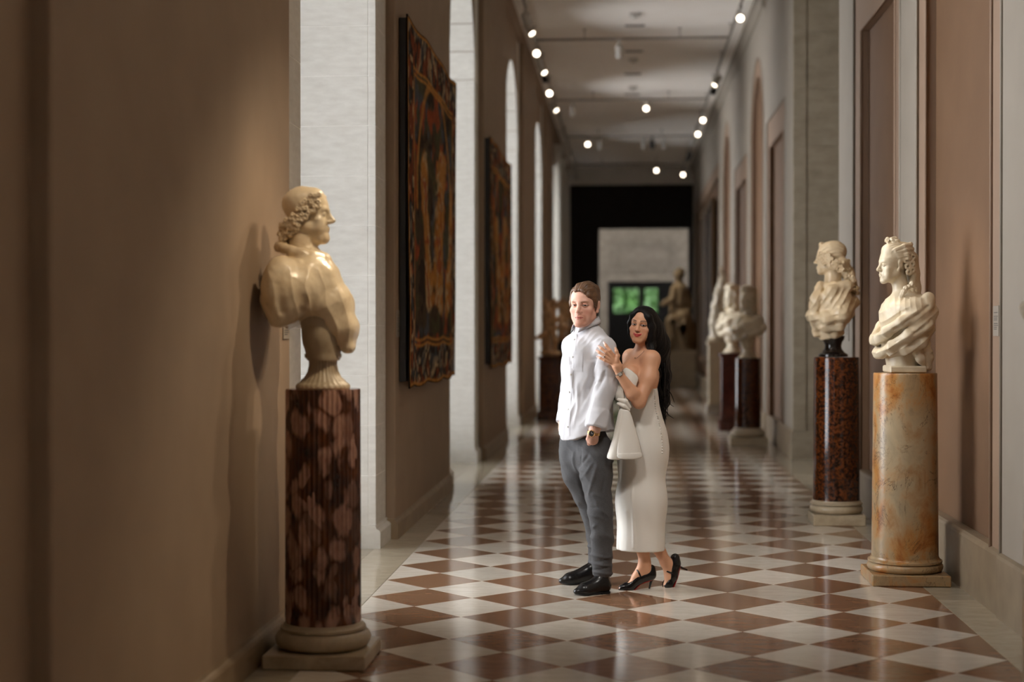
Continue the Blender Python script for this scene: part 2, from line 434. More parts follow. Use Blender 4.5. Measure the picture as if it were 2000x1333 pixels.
for si, (ya, yb) in enumerate(segs):
    outs, ins = [], []
    for yc in niche_c:
        if ya < yc < yb:
            po, pi = recessed_arch(yc, 1.2, .93, None); outs.append(po); ins.append(pi)
    for (a, b) in RP:
        if ya < a < yb:
            outs.append([(a,.33),(a,4.48),(b,4.48),(b,.33)]); ins.append([(a+.27,.33),(a+.27,4.10),(b-.36,4.10),(b-.36,.33)])
    if si == 1:
        outs.append([(33.0,.33),(33.0,5.2),(44.8,5.2),(44.8,.33)]); ins.append([(33.5,.33),(33.5,4.9),(44.4,4.9),(44.4,.33)])
    outs = [o if len(o) > 4 else [o[0], o[1], o[2], o[3]] for o in outs]
    outs.sort(key=lambda h: h[0][0]); ins.sort(key=lambda h: h[0][0])
    # normalise to the (bl, top-left .. top-right, br) pattern
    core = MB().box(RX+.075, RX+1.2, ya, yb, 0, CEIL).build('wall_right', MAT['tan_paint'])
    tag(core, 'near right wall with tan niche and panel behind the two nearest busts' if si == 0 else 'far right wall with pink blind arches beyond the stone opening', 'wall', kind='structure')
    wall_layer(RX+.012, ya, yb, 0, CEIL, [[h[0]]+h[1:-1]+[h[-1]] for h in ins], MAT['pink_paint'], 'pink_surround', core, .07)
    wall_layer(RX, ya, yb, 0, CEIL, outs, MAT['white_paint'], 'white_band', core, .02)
    # thin beads round every panel
    for h, xx, t in [(h, RX+.008, .012) for h in ins]+[(h, RX-.003, .010) for h in outs]:
        pts = [h[0]]+h[1:]
        mb = MB().tube([(xx, p[0], p[1]) for p in pts], t, 6)
        mb.build('panel_bead', MAT['pink_paint'] if t > .011 else MAT['white_paint'], core, True)
    # stone skirting, stepping with the panels
    y = ya; n = 0
    base = empty('baseboard_right', (RX, ya, 0)); tag(base, 'tall stone skirting along the near right wall' if si == 0 else 'tall stone skirting along the far right wall', 'skirting', kind='structure')
    cuts = sorted(set([ya, yb]+[q for h in outs for q in (h[0][0], h[-1][0])]))
    for a, b in zip(cuts[:-1], cuts[1:]):
        mid = (a+b)/2; inside = any(h[0][0] < mid < h[-1][0] for h in outs)
        x0 = RX-.028 if not inside else RX-.014
        nst = max(1, int((b-a)/1.3))
        for i in range(nst):
            c0 = a+(b-a)*i/nst; c1 = a+(b-a)*(i+1)/nst
            prof = [(x0-RX,0),(.07,0),(.07,.345),(x0-RX+.022,.345),(x0-RX+.006,.335),(x0-RX,.318)]
            MB().prism(prof[::-1], 'y', c0-ya+.001, c1-ya-.001).build('skirting_stone', MAT['base_stone'], base)
# white vertical bead beside the opening
# stone lined opening
core = MB().box(RX+.03, RX+1.2, OPR1+.005, OPR1+.06, 0, CEIL).box(RX+1.15, RX+1.25, OPR0, OPR1+.06, 0, CEIL).box(RX+.03, RX+1.2, OPR0-.06, OPR0-.005, 0, CEIL).build('wall_right', MAT['grout'])
tag(core, 'grey stone jamb of the tall opening between right wall stretches', 'wall', kind='structure')
z = .33
while z < CEIL-.01:
    z1 = min(z+.68, CEIL)
    MB().bbox(RX-.01, RX+.145, OPR1-.03, OPR1+.03, z+.001, z1-.001, .003).build('stone_block', MAT['grey_stone'], core)
    MB().bbox(RX+.15, RX+1.15, OPR1-.022, OPR1+.03, z+.001, z1-.001, .003).build('stone_block', MAT['grey_stone'], core)
    MB().bbox(RX+.02, RX+1.15, OPR0-.03, OPR0+.022, z+.001, z1-.001, .003).build('stone_block', MAT['grey_stone'], core)
    MB().bbox(RX+1.08, RX+1.16, OPR0+.03, OPR1-.03, z+.001, z1-.001, .003).build('stone_block', MAT['grey_stone'], core)
    z = z1
MB().bbox(RX-.03, RX+1.15, OPR1-.05, OPR1+.03, 0, .328, .004).bbox(RX+.02, RX+1.15, OPR0-.03, OPR0+.05, 0, .328, .004).build('stone_skirting', MAT['grey_stone'], core)
o = MB().prism([(RX+.01,CEIL),(RX-.12,CEIL),(RX-.07,CEIL-.06),(RX-.05,CEIL-.15),(RX+.01,CEIL-.17)], 'y', Y_BACK, Y_END).build('trim_2', MAT['white_paint']); tag(o, 'white cornice where the right wall meets the ceiling', 'cornice', kind='structure')

# ================================================================== ceiling, far end
o = MB().box(-3.2, 3.6, Y_BACK-.3, Y_END+.3, CEIL, CEIL+.2).build('ceiling', MAT['ceiling']); tag(o, 'plain pale grey plaster ceiling of the gallery', 'ceiling', kind='structure')
o = MB().box(-3.2, 3.6, Y_BACK-.3, Y_BACK, 0, CEIL).build('wall_back', MAT['plaster_left']); tag(o, 'plain wall closing the gallery behind the viewpoint', 'wall', kind='structure')
pL, pR = at(1170, 447, Y_END), at(1345, 447, Y_END)
eL, eR = at(1120, 362, Y_END), at(1357, 362, Y_END)
o = MB().box(-3.2, pL[0], Y_END, Y_END+.3, 0, eL[2]).box(pR[0], 3.6, Y_END, Y_END+.3, 0, eL[2]).box(pL[0], pR[0], Y_END, Y_END+.3, pL[2], eL[2]).build('wall_end', MAT['black_paint']); tag(o, 'black painted end wall with a tall square portal', 'wall', kind='structure')
o = MB().box(-3.2, 3.6, Y_END-.12, Y_END+.3, eL[2], CEIL).build('trim_3', MAT['ceiling']); tag(o, 'pale ceiling beam above the black end wall', 'beam', kind='structure')
# left end pilasters
for i, (yy, x1) in enumerate(((37.2,-1.60),(40.2,-1.62),(43.2,-1.60))):
    o = MB().bbox(WX0-.1, x1, yy, yy+.9, .16, CEIL-.5, .01).bbox(WX0-.1, x1+.05, yy-.05, yy+.95, 0, .16, .01).bbox(WX0-.1, x1+.06, yy-.06, yy+.96, CEIL-.5, CEIL-.35, .01).build('trim_%d' % (4+i), MAT['limestone']); tag(o, 'grey stone pilaster on the far left wall, %s of three' % ('nearest','middle','farthest')[i], 'pilaster', kind='structure')
# hall beyond the portal: grey stone wall with a relief panel and a dark doorway
YG = Y_END+6.0
a0, a1 = at(1150, 440, YG), at(1365, 440, YG)
d0, d1 = at(1187, 550, YG), at(1316, 550, YG)
o = MB().box(-5, d0[0], YG, YG+.3, 0, 7).box(d1[0], 5, YG, YG+.3, 0, 7).box(d0[0], d1[0], YG, YG+.3, d0[2], 7).build('wall_far', MAT['hall_stone']); tag(o, 'grey stone wall with carved relief seen through the black portal', 'wall', kind='structure')
r0, r1 = at(1197, 470, YG), at(1318, 530, YG)
def frame_rect(mb, x0, x1, z0, z1, y, w, t):
    mb.box(x0, x1, y-t, y, z1-w, z1).box(x0, x1, y-t, y, z0, z0+w).box(x0, x0+w, y-t, y, z0+w, z1-w).box(x1-w, x1, y-t, y, z0+w, z1-w)
    return mb
frame_rect(MB(), r0[0], r1[0], r1[2], r0[2], YG, .09, .05).build('relief_moulding', MAT['hall_stone'], o)
frame_rect(MB(), r0[0]+.2, r1[0]-.2, r1[2]+.2, r0[2]-.2, YG, .05, .04).build('relief_moulding', MAT['hall_stone'], o)
MB().box(d0[0]-.28, d0[0], YG-.09, YG, 0, d0[2]+.28).box(d1[0], d1[0]+.28, YG-.09, YG, 0, d0[2]+.28).box(d0[0], d1[0], YG-.09, YG, d0[2], d0[2]+.28).build('door_casing', MAT['hall_stone'], o)
for nm, bx, lab in (('wall_far', (-5.2,-5,Y_END,YG+.3,0,7), 'left side wall of the hall beyond the portal'), ('wall_far', (5,5.2,Y_END,YG+.3,0,7), 'right side wall of the hall beyond the portal')):
    o = MB().box(*bx).build(nm, MAT['hall_stone']); tag(o, lab, 'wall', kind='structure')
o = MB().box(-5.2, 5.2, Y_END+.3, YG+7.4, 7, 7.2).build('ceiling', MAT['ceiling']); tag(o, 'ceiling of the hall beyond the portal', 'ceiling', kind='structure')
# dark room behind the doorway with a garden window
YW = YG+6.5
w0, w1 = at(1196, 561, YW), at(1287, 614, YW)
o = MB().box(-5, w0[0], YW, YW+.3, 0, 7).box(w1[0], 5, YW, YW+.3, 0, 7).box(w0[0], w1[0], YW, YW+.3, w0[2], 7).box(w0[0], w1[0], YW, YW+.3, 0, w1[2]).box(-5.2,-5,YG+.3,YW+.3,0,7).box(5,5.2,YG+.3,YW+.3,0,7).build('wall_far', MAT['black_paint']); tag(o, 'dark far room wall around the green garden window', 'wall', kind='structure')
w = empty('window_9', ((w0[0]+w1[0])/2, YW, w1[2])); tag(w, 'far garden window showing green leaves beyond the doorway', 'window', kind='structure')
hw = (w1[0]-w0[0])/2; hh = w0[2]-w1[2]
frame_rect(MB(), -hw, hw, 0, hh, .1, .05, .06).box(.12,.34,.04,.1,0,hh).build('window_frame', MAT['dark_metal'], w)
for a, b in ((-hw+.05,.12),(.34,hw-.05)):
    MB().box(a, b, .07, .076, .05, hh-.05).build('window_pane', MAT['glass'], w)
# ================================================================== sculpting helpers (signed distance fields turned into meshes)
f32 = np.float32
def unit(v): v = np.asarray(v, float); return v/np.linalg.norm(v)
class Frame:
    """local frame: origin o, forward f (+y), up u (+z), right = f x u (+x), scale s"""
    def __init__(s, o, f, u=(0,0,1), sc=1.0):
        s.o = np.asarray(o, float); f = unit(f); r = unit(np.cross(f, u)); u = np.cross(r, f)
        s.R = np.stack([r, f, u], 1); s.s = sc
    def p(s, x, y, z): return s.o + s.R @ (np.array([x, y, z])*s.s)
    def inv(s, V): return (V - s.o) @ s.R / s.s
def axis(*spans):
    """axis((a, b, h), (b, c, h2) ...) non uniform grid lines"""
    out = [np.arange(a, b-h*.5, h) for a, b, h in spans]
    return np.concatenate(out+[[spans[-1][1]]]).astype(f32)
class Sculpt:
    def __init__(s, ax, ay, az):
        s.ax = [np.asarray(a, f32) for a in (ax, ay, az)]
        s.d = np.full([len(a) for a in s.ax], .06, f32)
    @classmethod
    def cube(cls, lo, hi, h): return cls(*[axis((lo[i], hi[i], h)) for i in range(3)])
    def _sub(s, lo, hi):
        sl = []; co = []
        for i in range(3):
            a = max(0, int(np.searchsorted(s.ax[i], lo[i]))-1); b = min(len(s.ax[i]), int(np.searchsorted(s.ax[i], hi[i]))+1)
            if b-a < 1: return None, None
            sl.append(slice(a, b)); sh = [1,1,1]; sh[i] = -1; co.append(s.ax[i][a:b].reshape(sh))
        return tuple(sl), co
    def _mix(s, sl, d, k, mode):
        a = s.d[sl]
        if mode == 'add':
            m = np.minimum(a, d)
            if k > 0: h = np.maximum(k-np.abs(a-d), 0); m -= h*h/(4*k)
        elif mode == 'sub':
            d = -d; m = np.maximum(a, d)
            if k > 0: h = np.maximum(k-np.abs(a-d), 0); m += h*h/(4*k)
        else:
            m = np.maximum(a, d)
            if k > 0: h = np.maximum(k-np.abs(a-d), 0); m += h*h/(4*k)
        s.d[sl] = m
    def cap(s, a, b, ra, rb=None, k=.01, mode='add', flat=None):
        """tapered capsule; flat=(direction, factor>1) thins it along a direction"""
        rb = ra if rb is None else rb
        a = np.asarray(a, float); b = np.asarray(b, float); R = max(ra, rb)+k+.012
        sl, co = s._sub(np.minimum(a,b)-R, np.maximum(a,b)+R)
        if sl is None: return s
        ba = (b-a); L = float(ba@ba)+1e-12
        p = [co[i]-f32(a[i]) for i in range(3)]
        t = np.clip((p[0]*f32(ba[0])+p[1]*f32(ba[1])+p[2]*f32(ba[2]))/f32(L), 0, 1)
        q = [p[i]-t*f32(ba[i]) for i in range(3)]
        dd = q[0]*q[0]+q[1]*q[1]+q[2]*q[2]
        if flat is not None:
            n, f = unit(flat[0]), flat[1]
            qn = q[0]*f32(n[0])+q[1]*f32(n[1])+q[2]*f32(n[2]); dd = dd+qn*qn*f32(f*f-1)
            d = np.sqrt(dd)-(f32(ra)+t*f32(rb-ra)); d = d*f32(.8)
        else: d = np.sqrt(dd)-(f32(ra)+t*f32(rb-ra))
        s._mix(sl, d.astype(f32), k, mode); return s
    def chain(s, pts, rs, k=.01, mode='add', flat=None):
        if not hasattr(rs, '__len__'): rs = [rs]*len(pts)
        for i in range(len(pts)-1): s.cap(pts[i], pts[i+1], rs[i], rs[i+1], k, mode, flat)
        return s
    def ell(s, c, r, R=None, k=.01, mode='add'):
        c = np.asarray(c, float); r = np.asarray(r, float); m = r.max()+k+.012
        sl, co = s._sub(c-m, c+m)
        if sl is None: return s
        p = [co[i]-f32(c[i]) for i in range(3)]
        if R is not None:
            R = np.asarray(R, float)
            p = [p[0]*f32(R[0,i])+p[1]*f32(R[1,i])+p[2]*f32(R[2,i]) for i in range(3)]
        k0 = np.sqrt((p[0]/f32(r[0]))**2+(p[1]/f32(r[1]))**2+(p[2]/f32(r[2]))**2)
        k1 = np.sqrt((p[0]/f32(r[0]**2))**2+(p[1]/f32(r[1]**2))**2+(p[2]/f32(r[2]**2))**2)+f32(1e-6)
        s._mix(sl, (k0*(k0-1)/k1).astype(f32), k, mode); return s
    def fn(s, lo, hi, func, k=.01, mode='add'):
        sl, co = s._sub(np.asarray(lo, float), np.asarray(hi, float))
        if sl is None: return s
        s._mix(sl, np.broadcast_to(func(*co), s.d[sl].shape).astype(f32), k, mode); return s
    def mesh(s):
        d = s.d; ins = d < 0
        nx, ny, nz = d.shape
        c = np.zeros((nx-1, ny-1, nz-1), np.int8)
        for i in (0,1):
            for j in (0,1):
                for k in (0,1): c += ins[i:nx-1+i, j:ny-1+j, k:nz-1+k]
        act = (c > 0) & (c < 8)
        I = np.argwhere(act)
        ids = np.full(act.shape, -1, np.int32); ids[act] = np.arange(len(I), dtype=np.int32)
        A = s.ax; acc = np.zeros((len(I), 3)); cnt = np.zeros(len(I))
        cv = {}
        for q in np.ndindex(2,2,2): cv[q] = d[I[:,0]+q[0], I[:,1]+q[1], I[:,2]+q[2]]
        for a in range(3):
            o = [x for x in range(3) if x != a]
            for u in (0,1):
                for w in (0,1):
                    q0 = [0,0,0]; q0[o[0]] = u; q0[o[1]] = w; q1 = list(q0); q1[a] = 1
                    v0, v1 = cv[tuple(q0)], cv[tuple(q1)]
                    m = (v0 < 0) != (v1 < 0)
                    t = np.where(m, v0/np.where(m, v0-v1, 1), 0)
                    P = np.empty((len(I), 3))
                    for x in range(3):
                        if x == a: lo = A[x][I[:,x]]; P[:,x] = lo+t*(A[x][I[:,x]+1]-lo)
                        else: P[:,x] = A[x][I[:,x]+q0[x]]
                    acc += P*m[:,None]; cnt += m
        V = acc/cnt[:,None]
        Q = []
        for a in range(3):
            sl0 = [slice(None)]*3; sl1 = [slice(None)]*3; sl0[a] = slice(0,-1); sl1[a] = slice(1,None)
            m = ins[tuple(sl0)] != ins[tuple(sl1)]
            E = np.argwhere(m); o = [(a+1)%3, (a+2)%3]
            ok = (E[:,o[0]] > 0) & (E[:,o[1]] > 0) & (E[:,o[0]] < d.shape[o[0]]-1) & (E[:,o[1]] < d.shape[o[1]]-1); E = E[ok]
            def cid(du, dv):
                C = E.copy(); C[:,o[0]] += du; C[:,o[1]] += dv; return ids[C[:,0], C[:,1], C[:,2]]
            q = np.stack([cid(-1,-1), cid(0,-1), cid(0,0), cid(-1,0)], 1)
            flip = ~ins[E[:,0], E[:,1], E[:,2]]
            q[flip] = q[flip][:, ::-1]; Q.append(q)
        return Surf(V, np.concatenate(Q))
class Surf:
    def __init__(s, V, F): s.V = V; s.F = F
    def normals(s):
        V, F = s.V, s.F; n = np.cross(V[F[:,2]]-V[F[:,0]], V[F[:,3]]-V[F[:,1]])
        N = np.stack([sum(np.bincount(F[:,i], n[:,a], len(V)) for i in range(4)) for a in range(3)], 1)
        return N/(np.linalg.norm(N, axis=1, keepdims=True)+1e-12)
    def relax(s, it=1, w=.5):
        V, F = s.V, s.F
        for _ in range(it):
            S = np.zeros_like(V); c = np.zeros(len(V))
            for i in range(4):
                a, b = F[:,i], F[:,(i+1)%4]
                for ax in range(3): S[:,ax] += np.bincount(a, V[b,ax], len(V))+np.bincount(b, V[a,ax], len(V))
                c += np.bincount(a, minlength=len(V))+np.bincount(b, minlength=len(V))
            V = V+(S/np.maximum(c,1)[:,None]-V)*w
        s.V = V; return s
    def push(s, amt):
        s.V = s.V+s.normals()*np.asarray(amt).reshape(-1,1); return s
    def bmesh(s, name):
        me = bpy.data.meshes.new(name); nV, nF = len(s.V), len(s.F)
        me.vertices.add(nV); me.vertices.foreach_set('co', s.V.astype(f32).ravel())
        me.loops.add(nF*4); me.loops.foreach_set('vertex_index', s.F.astype(np.int32).ravel())
        me.polygons.add(nF); me.polygons.foreach_set('loop_start', np.arange(0, nF*4, 4, dtype=np.int32))
        me.polygons.foreach_set('use_smooth', np.ones(nF, dtype=bool))
        me.update(calc_edges=True); return me
    def obj(s, name, mat, parent=None, colors=None):
        me = s.bmesh(name)
        if colors is not None:
            a = me.color_attributes.new('tint', 'FLOAT_COLOR', 'POINT')
            c = np.ones((len(s.V), 4), f32); c[:, :3] = colors; a.data.foreach_set('color', c.ravel())
        return link(name, me, mat, parent)
_tab = np.random.default_rng(3).random((64,64,64)).astype(f32)
def vnoise(P, freq=1.0, off=0.):
    p = np.asarray(P)*freq+off; i = np.floor(p).astype(int); f = p-i; f = f*f*(3-2*f); i &= 63; j = (i+1) & 63
    r = 0
    for a in (0,1):
        for b in (0,1):
            for c in (0,1):
                w = (f[:,0] if a else 1-f[:,0])*(f[:,1] if b else 1-f[:,1])*(f[:,2] if c else 1-f[:,2])
                r = r+w*_tab[(j if a else i)[:,0], (j if b else i)[:,1], (j if c else i)[:,2]]
    return r*2-1
def fbm(P, freq, oct=3, off=0.):
    r = 0; a = 1.
    for o in range(oct): r = r+a*vnoise(P, freq*2**o, off+o*7.3); a *= .5
    return r
def sstep(x, a, b):
    t = np.clip((x-a)/(b-a), 0, 1); return t*t*(3-2*t)
def seg_dist(P, a, b):
    a = np.asarray(a, float); b = np.asarray(b, float); ba = b-a
    t = np.clip((P-a)@ba/(ba@ba+1e-12), 0, 1); return np.linalg.norm(P-a-t[:,None]*ba, axis=1), t
def crease(P, pts, w):
    """1 on a polyline, 0 beyond width w"""
    d = np.full(len(P), 9.)
    for a, b in zip(pts[:-1], pts[1:]): d = np.minimum(d, seg_dist(P, a, b)[0])
    return np.exp(-(d/w)**2)
def tint_mat(name, rough=.5, sss=0., spec=.5, bump=0., bscale=300, mul=None, coat=0., sheen=0.):
    k = NT(name); at_ = k.n('ShaderNodeVertexColor', layer_name='tint')
    c = at_.outputs['Color']
    k.base(c).set(Roughness=rough); k.b.inputs['Specular IOR Level'].default_value = spec
    if sss: k.b.inputs['Subsurface Weight'].default_value = sss; k.b.inputs['Subsurface Radius'].default_value = (.012,.004,.002); k.b.inputs['Subsurface Scale'].default_value = 1.0
    if coat: k.b.inputs['Coat Weight'].default_value = coat
    if bump: k.bump(k.noise(k.coord('Object'), bscale, 3), bump, .0008)
    return k.m
from mathutils.bvhtree import BVHTree
def bvh_of(surf): return BVHTree.FromPolygons([tuple(v) for v in surf.V], [tuple(q) for q in surf.F.tolist()])
def decal(bvh, grid, direction, lift=.002, thick=.003):
    """grid: array (m,n,3) of start points; each is dropped onto the surface along direction -> thin conforming patch"""
    m, n = grid.shape[:2]; d = Vector(direction).normalized(); V = []
    last = None
    for i in range(m):
        for j in range(n):
            o = Vector(grid[i,j])-d*.6
            h = bvh.ray_cast(o, d, 2.0)
            p = h[0] if h[0] is not None else (Vector(grid[i,j]) if last is None else Vector(grid[i,j]))
            V.append(np.array(p)-np.array(d)*lift)
    top = V; bot = [v+np.array(d)*(thick+lift) for v in V]
    F = []; N = m*n; I = lambda i,j: i*n+j
    for i in range(m-1):
        for j in range(n-1):
            F.append((I(i,j),I(i,j+1),I(i+1,j+1),I(i+1,j))); F.append(tuple(N+q for q in (I(i,j),I(i+1,j),I(i+1,j+1),I(i,j+1))))
    ring = [I(0,j) for j in range(n)]+[I(i,n-1) for i in range(1,m)]+[I(m-1,j) for j in range(n-2,-1,-1)]+[I(i,0) for i in range(m-2,0,-1)]
    for a, b in zip(ring, ring[1:]+ring[:1]): F.append((b,a,N+a,N+b))
    return MB().add(top+bot, F)
def pxgrid(quad, m, n, Y):
    """bilinear grid from four photo pixels (tl, tr, br, bl) at depth Y"""
    q = [np.array(p, float) for p in quad]; G = np.empty((m,n,3))
    for i in range(m):
        for j in range(n):
            u, v = j/(n-1), i/(m-1)
            p = (q[0]*(1-u)+q[1]*u)*(1-v)+(q[3]*(1-u)+q[2]*u)*v
            G[i,j] = at(p[0], p[1], Y)
    return G
def drop(bvh, px, py, Y):
    """point of a surface met along the line of sight through a photo pixel"""
    o = Vector((0,0,EYE)); d = (Vector(at(px,py,Y))-o).normalized(); h = bvh.ray_cast(o, d, 60)
    return (np.array(h[0]), np.array(h[1])) if h[0] is not None else (at(px,py,Y), -np.array(d))
# ------------------------------------------------------------------ a human head, used for the couple and for the busts
def head(S, fr, p=None):
    g = dict(nose=1., jaw=1., cheek=1., lips=1., brow=1., ear=1., eye=1., chin=1., neck=None, lid=1., fat=0.)
    g.update(p or {}); c = fr.s; P = fr.p; R = fr.R
    E = lambda x,y,z,rx,ry,rz,k=.012,mode='add': S.ell(P(x,y,z), np.array([rx,ry,rz])*c, R, k*c, mode)
    C = lambda a,b,ra,rb=None,k=.01,mode='add',flat=None: S.cap(P(*a), P(*b), ra*c, (ra if rb is None else rb)*c, k*c, mode, flat)
    E(0,-.020,.045,.074,.094,.082,.02)                      # cranium
    E(0,.028,.030,.064,.066,.074,.03)                       # forehead
    E(0,.030,-.045,.058*g['jaw'],.060,.066,.03)             # mid face
    for s in (-1,1):
        C((s*.056*g['jaw'],-.002,-.050),(s*.020,.068,-.100),.017,.014,.03)   # jaw line
        E(s*.043,.056,-.026,.022*g['cheek'],.020,.018,.02)  # cheek bone
        E(s*.036,.058,-.058,.021+g['fat'],.018+g['fat'],.024+g['fat'],.02)
    E(0,.073,-.101,.019*g['chin'],.017,.015,.02)            # chin
    E(0,.080,-.068,.024,.014,.020,.015)                     # muzzle
    C((-.034,.077,.024),(0,.087,.019),.009*g['brow'],.008,.015); C((.034,.077,.024),(0,.087,.019),.009*g['brow'],.008,.015)
    for s in (-1,1): E(s*.031,.093,.003,.0185,.016,.0125,.012,'sub')          # eye sockets
    C((0,.086,.012),(0,.106*(.5+.5*g['nose'])+.004*(g['nose']-1),-.026),.0075,.0100,.012)  # nose bridge
    E(0,.1055+.012*(g['nose']-1),-.031,.0105,.0105,.0090,.008)                # tip
    for s in (-1,1):
        E(s*.0115,.096,-.034,.0075,.0095,.0068,.006)                          # nostril wings
        if g.get('nostril',1): E(s*.0065,.100,-.0405,.0032,.0045,.0028,.003,'sub')
        else: E(s*.009,.105,-.032,.0085,.013,.0075,.006); E(0,.094,-.012,.0085,.016,.022,.006)
        E(s*.031,.0735,.003,.0135,.0135*g['eye'],.0120,.003)                  # eyeball
        # lids
        C((s*.017,.0825,.0015),(s*.026,.0880,.0088),.0026*g['lid'],.0030*g['lid'],.003); C((s*.026,.0880,.0088),(s*.036,.0860,.0088),.0030*g['lid'],.0028*g['lid'],.003); C((s*.036,.0860,.0088),(s*.0455,.0750,.0020),.0028*g['lid'],.0022,.003)
        C((s*.017,.0820,.0010),(s*.030,.0860,-.0042),.0020,.0024,.003); C((s*.030,.0860,-.0042),(s*.045,.0750,.0010),.0024,.0020,.003)
    l = g['lips']; sm = g.get('smile',0.); lw = 1+sm*.12; lz = sm*.0042
    for s in (-1,1):
        C((s*.0235*lw,.0795,-.0640+lz),(s*.007,.0945,-.0600),.0032,.0050*l,.004); C((s*.007,.0945,-.0600),(0,.0945,-.0615),.0050*l,.0046*l,.004)
        C((s*.0225*lw,.0790,-.0655+lz),(s*.006,.0925,-.0700),.0032,.0060*l,.004)
    C((-.006,.0925,-.0700),(.006,.0925,-.0700),.0060*l,None,.004)
    C((-.021,.0890,-.0650),(.021,.0890,-.0650),.0016,None,.003,'sub'); C((-.012,.0985,-.0650),(.012,.0985,-.0650),.0016,None,.003,'sub')
    if g['ear']:
        for s in (-1,1):
            e = g['ear']
            C((s*.073,-.004,-.028),(s*.080,-.012,.018),.0085*e,.010*e,.008,'add',(R[:,0],1.6)); E(s*.080,-.012,.006,.0065,.017*e,.028*e,.006)
            E(s*.088,-.007,.004,.0055,.0095,.017,.004,'sub'); E(s*.076,-.003,-.028,.007,.009,.011,.006)
    return S
def face_tint(V, fr, base, p):
    """skin colours by place on the face (lips, brows, eyes, blush)"""
    L = fr.inv(V); n = len(V); x, y, z = L[:,0], L[:,1], L[:,2]; ax = np.abs(x)
    c = np.tile(np.array(base), (n,1)).astype(float)
    def lay(m, col): 
        c[:] = c*(1-m[:,None])+np.array(col)*m[:,None]
    front = sstep(y, .03, .06)
    lay(front*.45*np.exp(-((ax-.043)/.022)**2-((z+.036)/.022)**2), p['blush'])
    lay(front*.35*np.exp(-(ax/.014)**2-((z+.032)/.012)**2), p['blush'])
    if p.get('stubble') is not None:
        m = front*sstep(-z, .045, .060)*(1-np.exp(-(ax/.022)**2-((z+.064)/.009)**2))*sstep(.050-ax,0,.02)
        lay(m*.30, p['stubble'])
        lay(front*.6*np.exp(-(ax/.024)**2-((z+.051)/.006)**2), p['stubble'])
        if p.get('goatee'):
            rg = np.hypot(ax/.031, (z+.072)/.030); lay(front*.45*np.exp(-((rg-1)/.22)**2)*(z < -.046), p['stubble']); lay(front*.3*np.exp(-(ax/.016)**2-((z+.095)/.016)**2), p['stubble'])
    hw = .0235-.0*ax
    zm_ = z
    lipz = np.where(z > -.065, (z+.065)/.0095, (-.065-z)/.0115)*(1/p.get('lip_h',1.))
    smz = p.get('smile',0.)*.0042*(ax/.0235)**2; zs = z-smz; lipz = np.where(zs > -.065, (zs+.065)/.0095, (-.065-zs)/.0115)*(1/p.get('lip_h',1.))
    edge = (ax/(.0245*(1+p.get('smile',0.)*.12)))**2+lipz**2
    lay(front*sstep(1.15-edge, 0, .35), p['lips'])
    lay(front*np.exp(-((zs+.0650)/.0012)**2)*(ax < .0250), p['mouth'])
    # brows
    bz = .0225+p.get('brow_z',0.)+.0055*np.sin(np.clip((ax-.012)/.036,0,1)*2.4)-.0
    bw = p.get('brow_w', .0042)*(1-.5*sstep(ax,.034,.05))
    lay(sstep(y,.04,.055)*sstep(bw-np.abs(z-bz), -.0008, .0012)*(ax > .012)*(ax < .051)*p.get('brow_a',.85), p['brow'])
    # eyes
    ez = .003; eh = .0052*p.get('open',1.)
    ed = ((ax-.031)/.0150)**2+((z-ez)/eh)**2; fe = sstep(y,.06,.066)
    lay(fe*p.get('shade_a',.55)*sstep(2.9-ed,0,1.4), p.get('shadow', base))
    lay(fe*sstep(1.05-ed,0,.12), p.get('sclera',(.45,.41,.38)))
    lx = p.get('look',0.)
    ir = np.hypot((x-np.sign(x)*.031-lx), (z-ez-.0005)); lay(fe*(ed < 1.05)*sstep(.0065-ir,0,.0008), p['iris']); lay(fe*(ed < 1.05)*sstep(.0028-ir,0,.0006), (.004,.004,.004))
    lay(fe*sstep(.35-np.abs(ed-1.1),0,.2)*(z > ez-.001)*p.get('lash',.8), p.get('lashc', (.02,.015,.012)))
    lay(fe*sstep(.25-np.abs(ed-1.1),0,.2)*(z <= ez-.001)*p.get('lash',.8)*.45, p.get('lashc', (.02,.015,.012)))
    if 'liner' in p:   # winged line at outer corner
        m = fe*np.exp(-((ax-.048)/.006)**2-((z-ez-.0035-(ax-.046)*.5)/.0016)**2); lay(m*.8, (.02,.014,.012))
    lay(front*np.exp(-((ax-.0065)/.003)**2-((z+.0395)/.0022)**2)*.8, p['mouth'])
    return c
# ================================================================== track rails and spotlights
ORD = ['nearest','second','third','fourth','fifth','sixth','seventh','eighth','ninth','tenth','eleventh','twelfth','thirteenth','fourteenth','fifteenth','sixteenth']
RAIL_Z = 6.22
def rail(p, q, label):
    p, q = Vector(p), Vector(q); r = empty('lighting_rail', p); tag(r, label, 'lighting rail', 'ceiling lighting rails')
    d = q-p; horizontal = abs(d.x) > abs(d.y); mb = MB()
    if horizontal: mb.bbox(0, d.x, -.018, .018, 0, .035, .003)
    else: mb.bbox(-.018, .018, 0, d.y, 0, .035, .003)
    mb.build('rail', MAT['rail_metal'], r)
    n = max(2, int(d.length/2.4))
    for i in range(n):
        t = (i+.5)/n; c = d*t
        MB().lathe([(.006,.03),(.006,CEIL-RAIL_Z-.012),(.03,CEIL-RAIL_Z-.01),(.03,CEIL-RAIL_Z)], 10, (c.x,c.y,0)).build('hanger', MAT['rail_metal'], r)
rail((-1.45,4,RAIL_Z), (-1.45,45,RAIL_Z), 'long grey lighting rail hung above the left wall')
rail((1.65,4,RAIL_Z), (1.65,45,RAIL_Z), 'long grey lighting rail hung above the right wall')
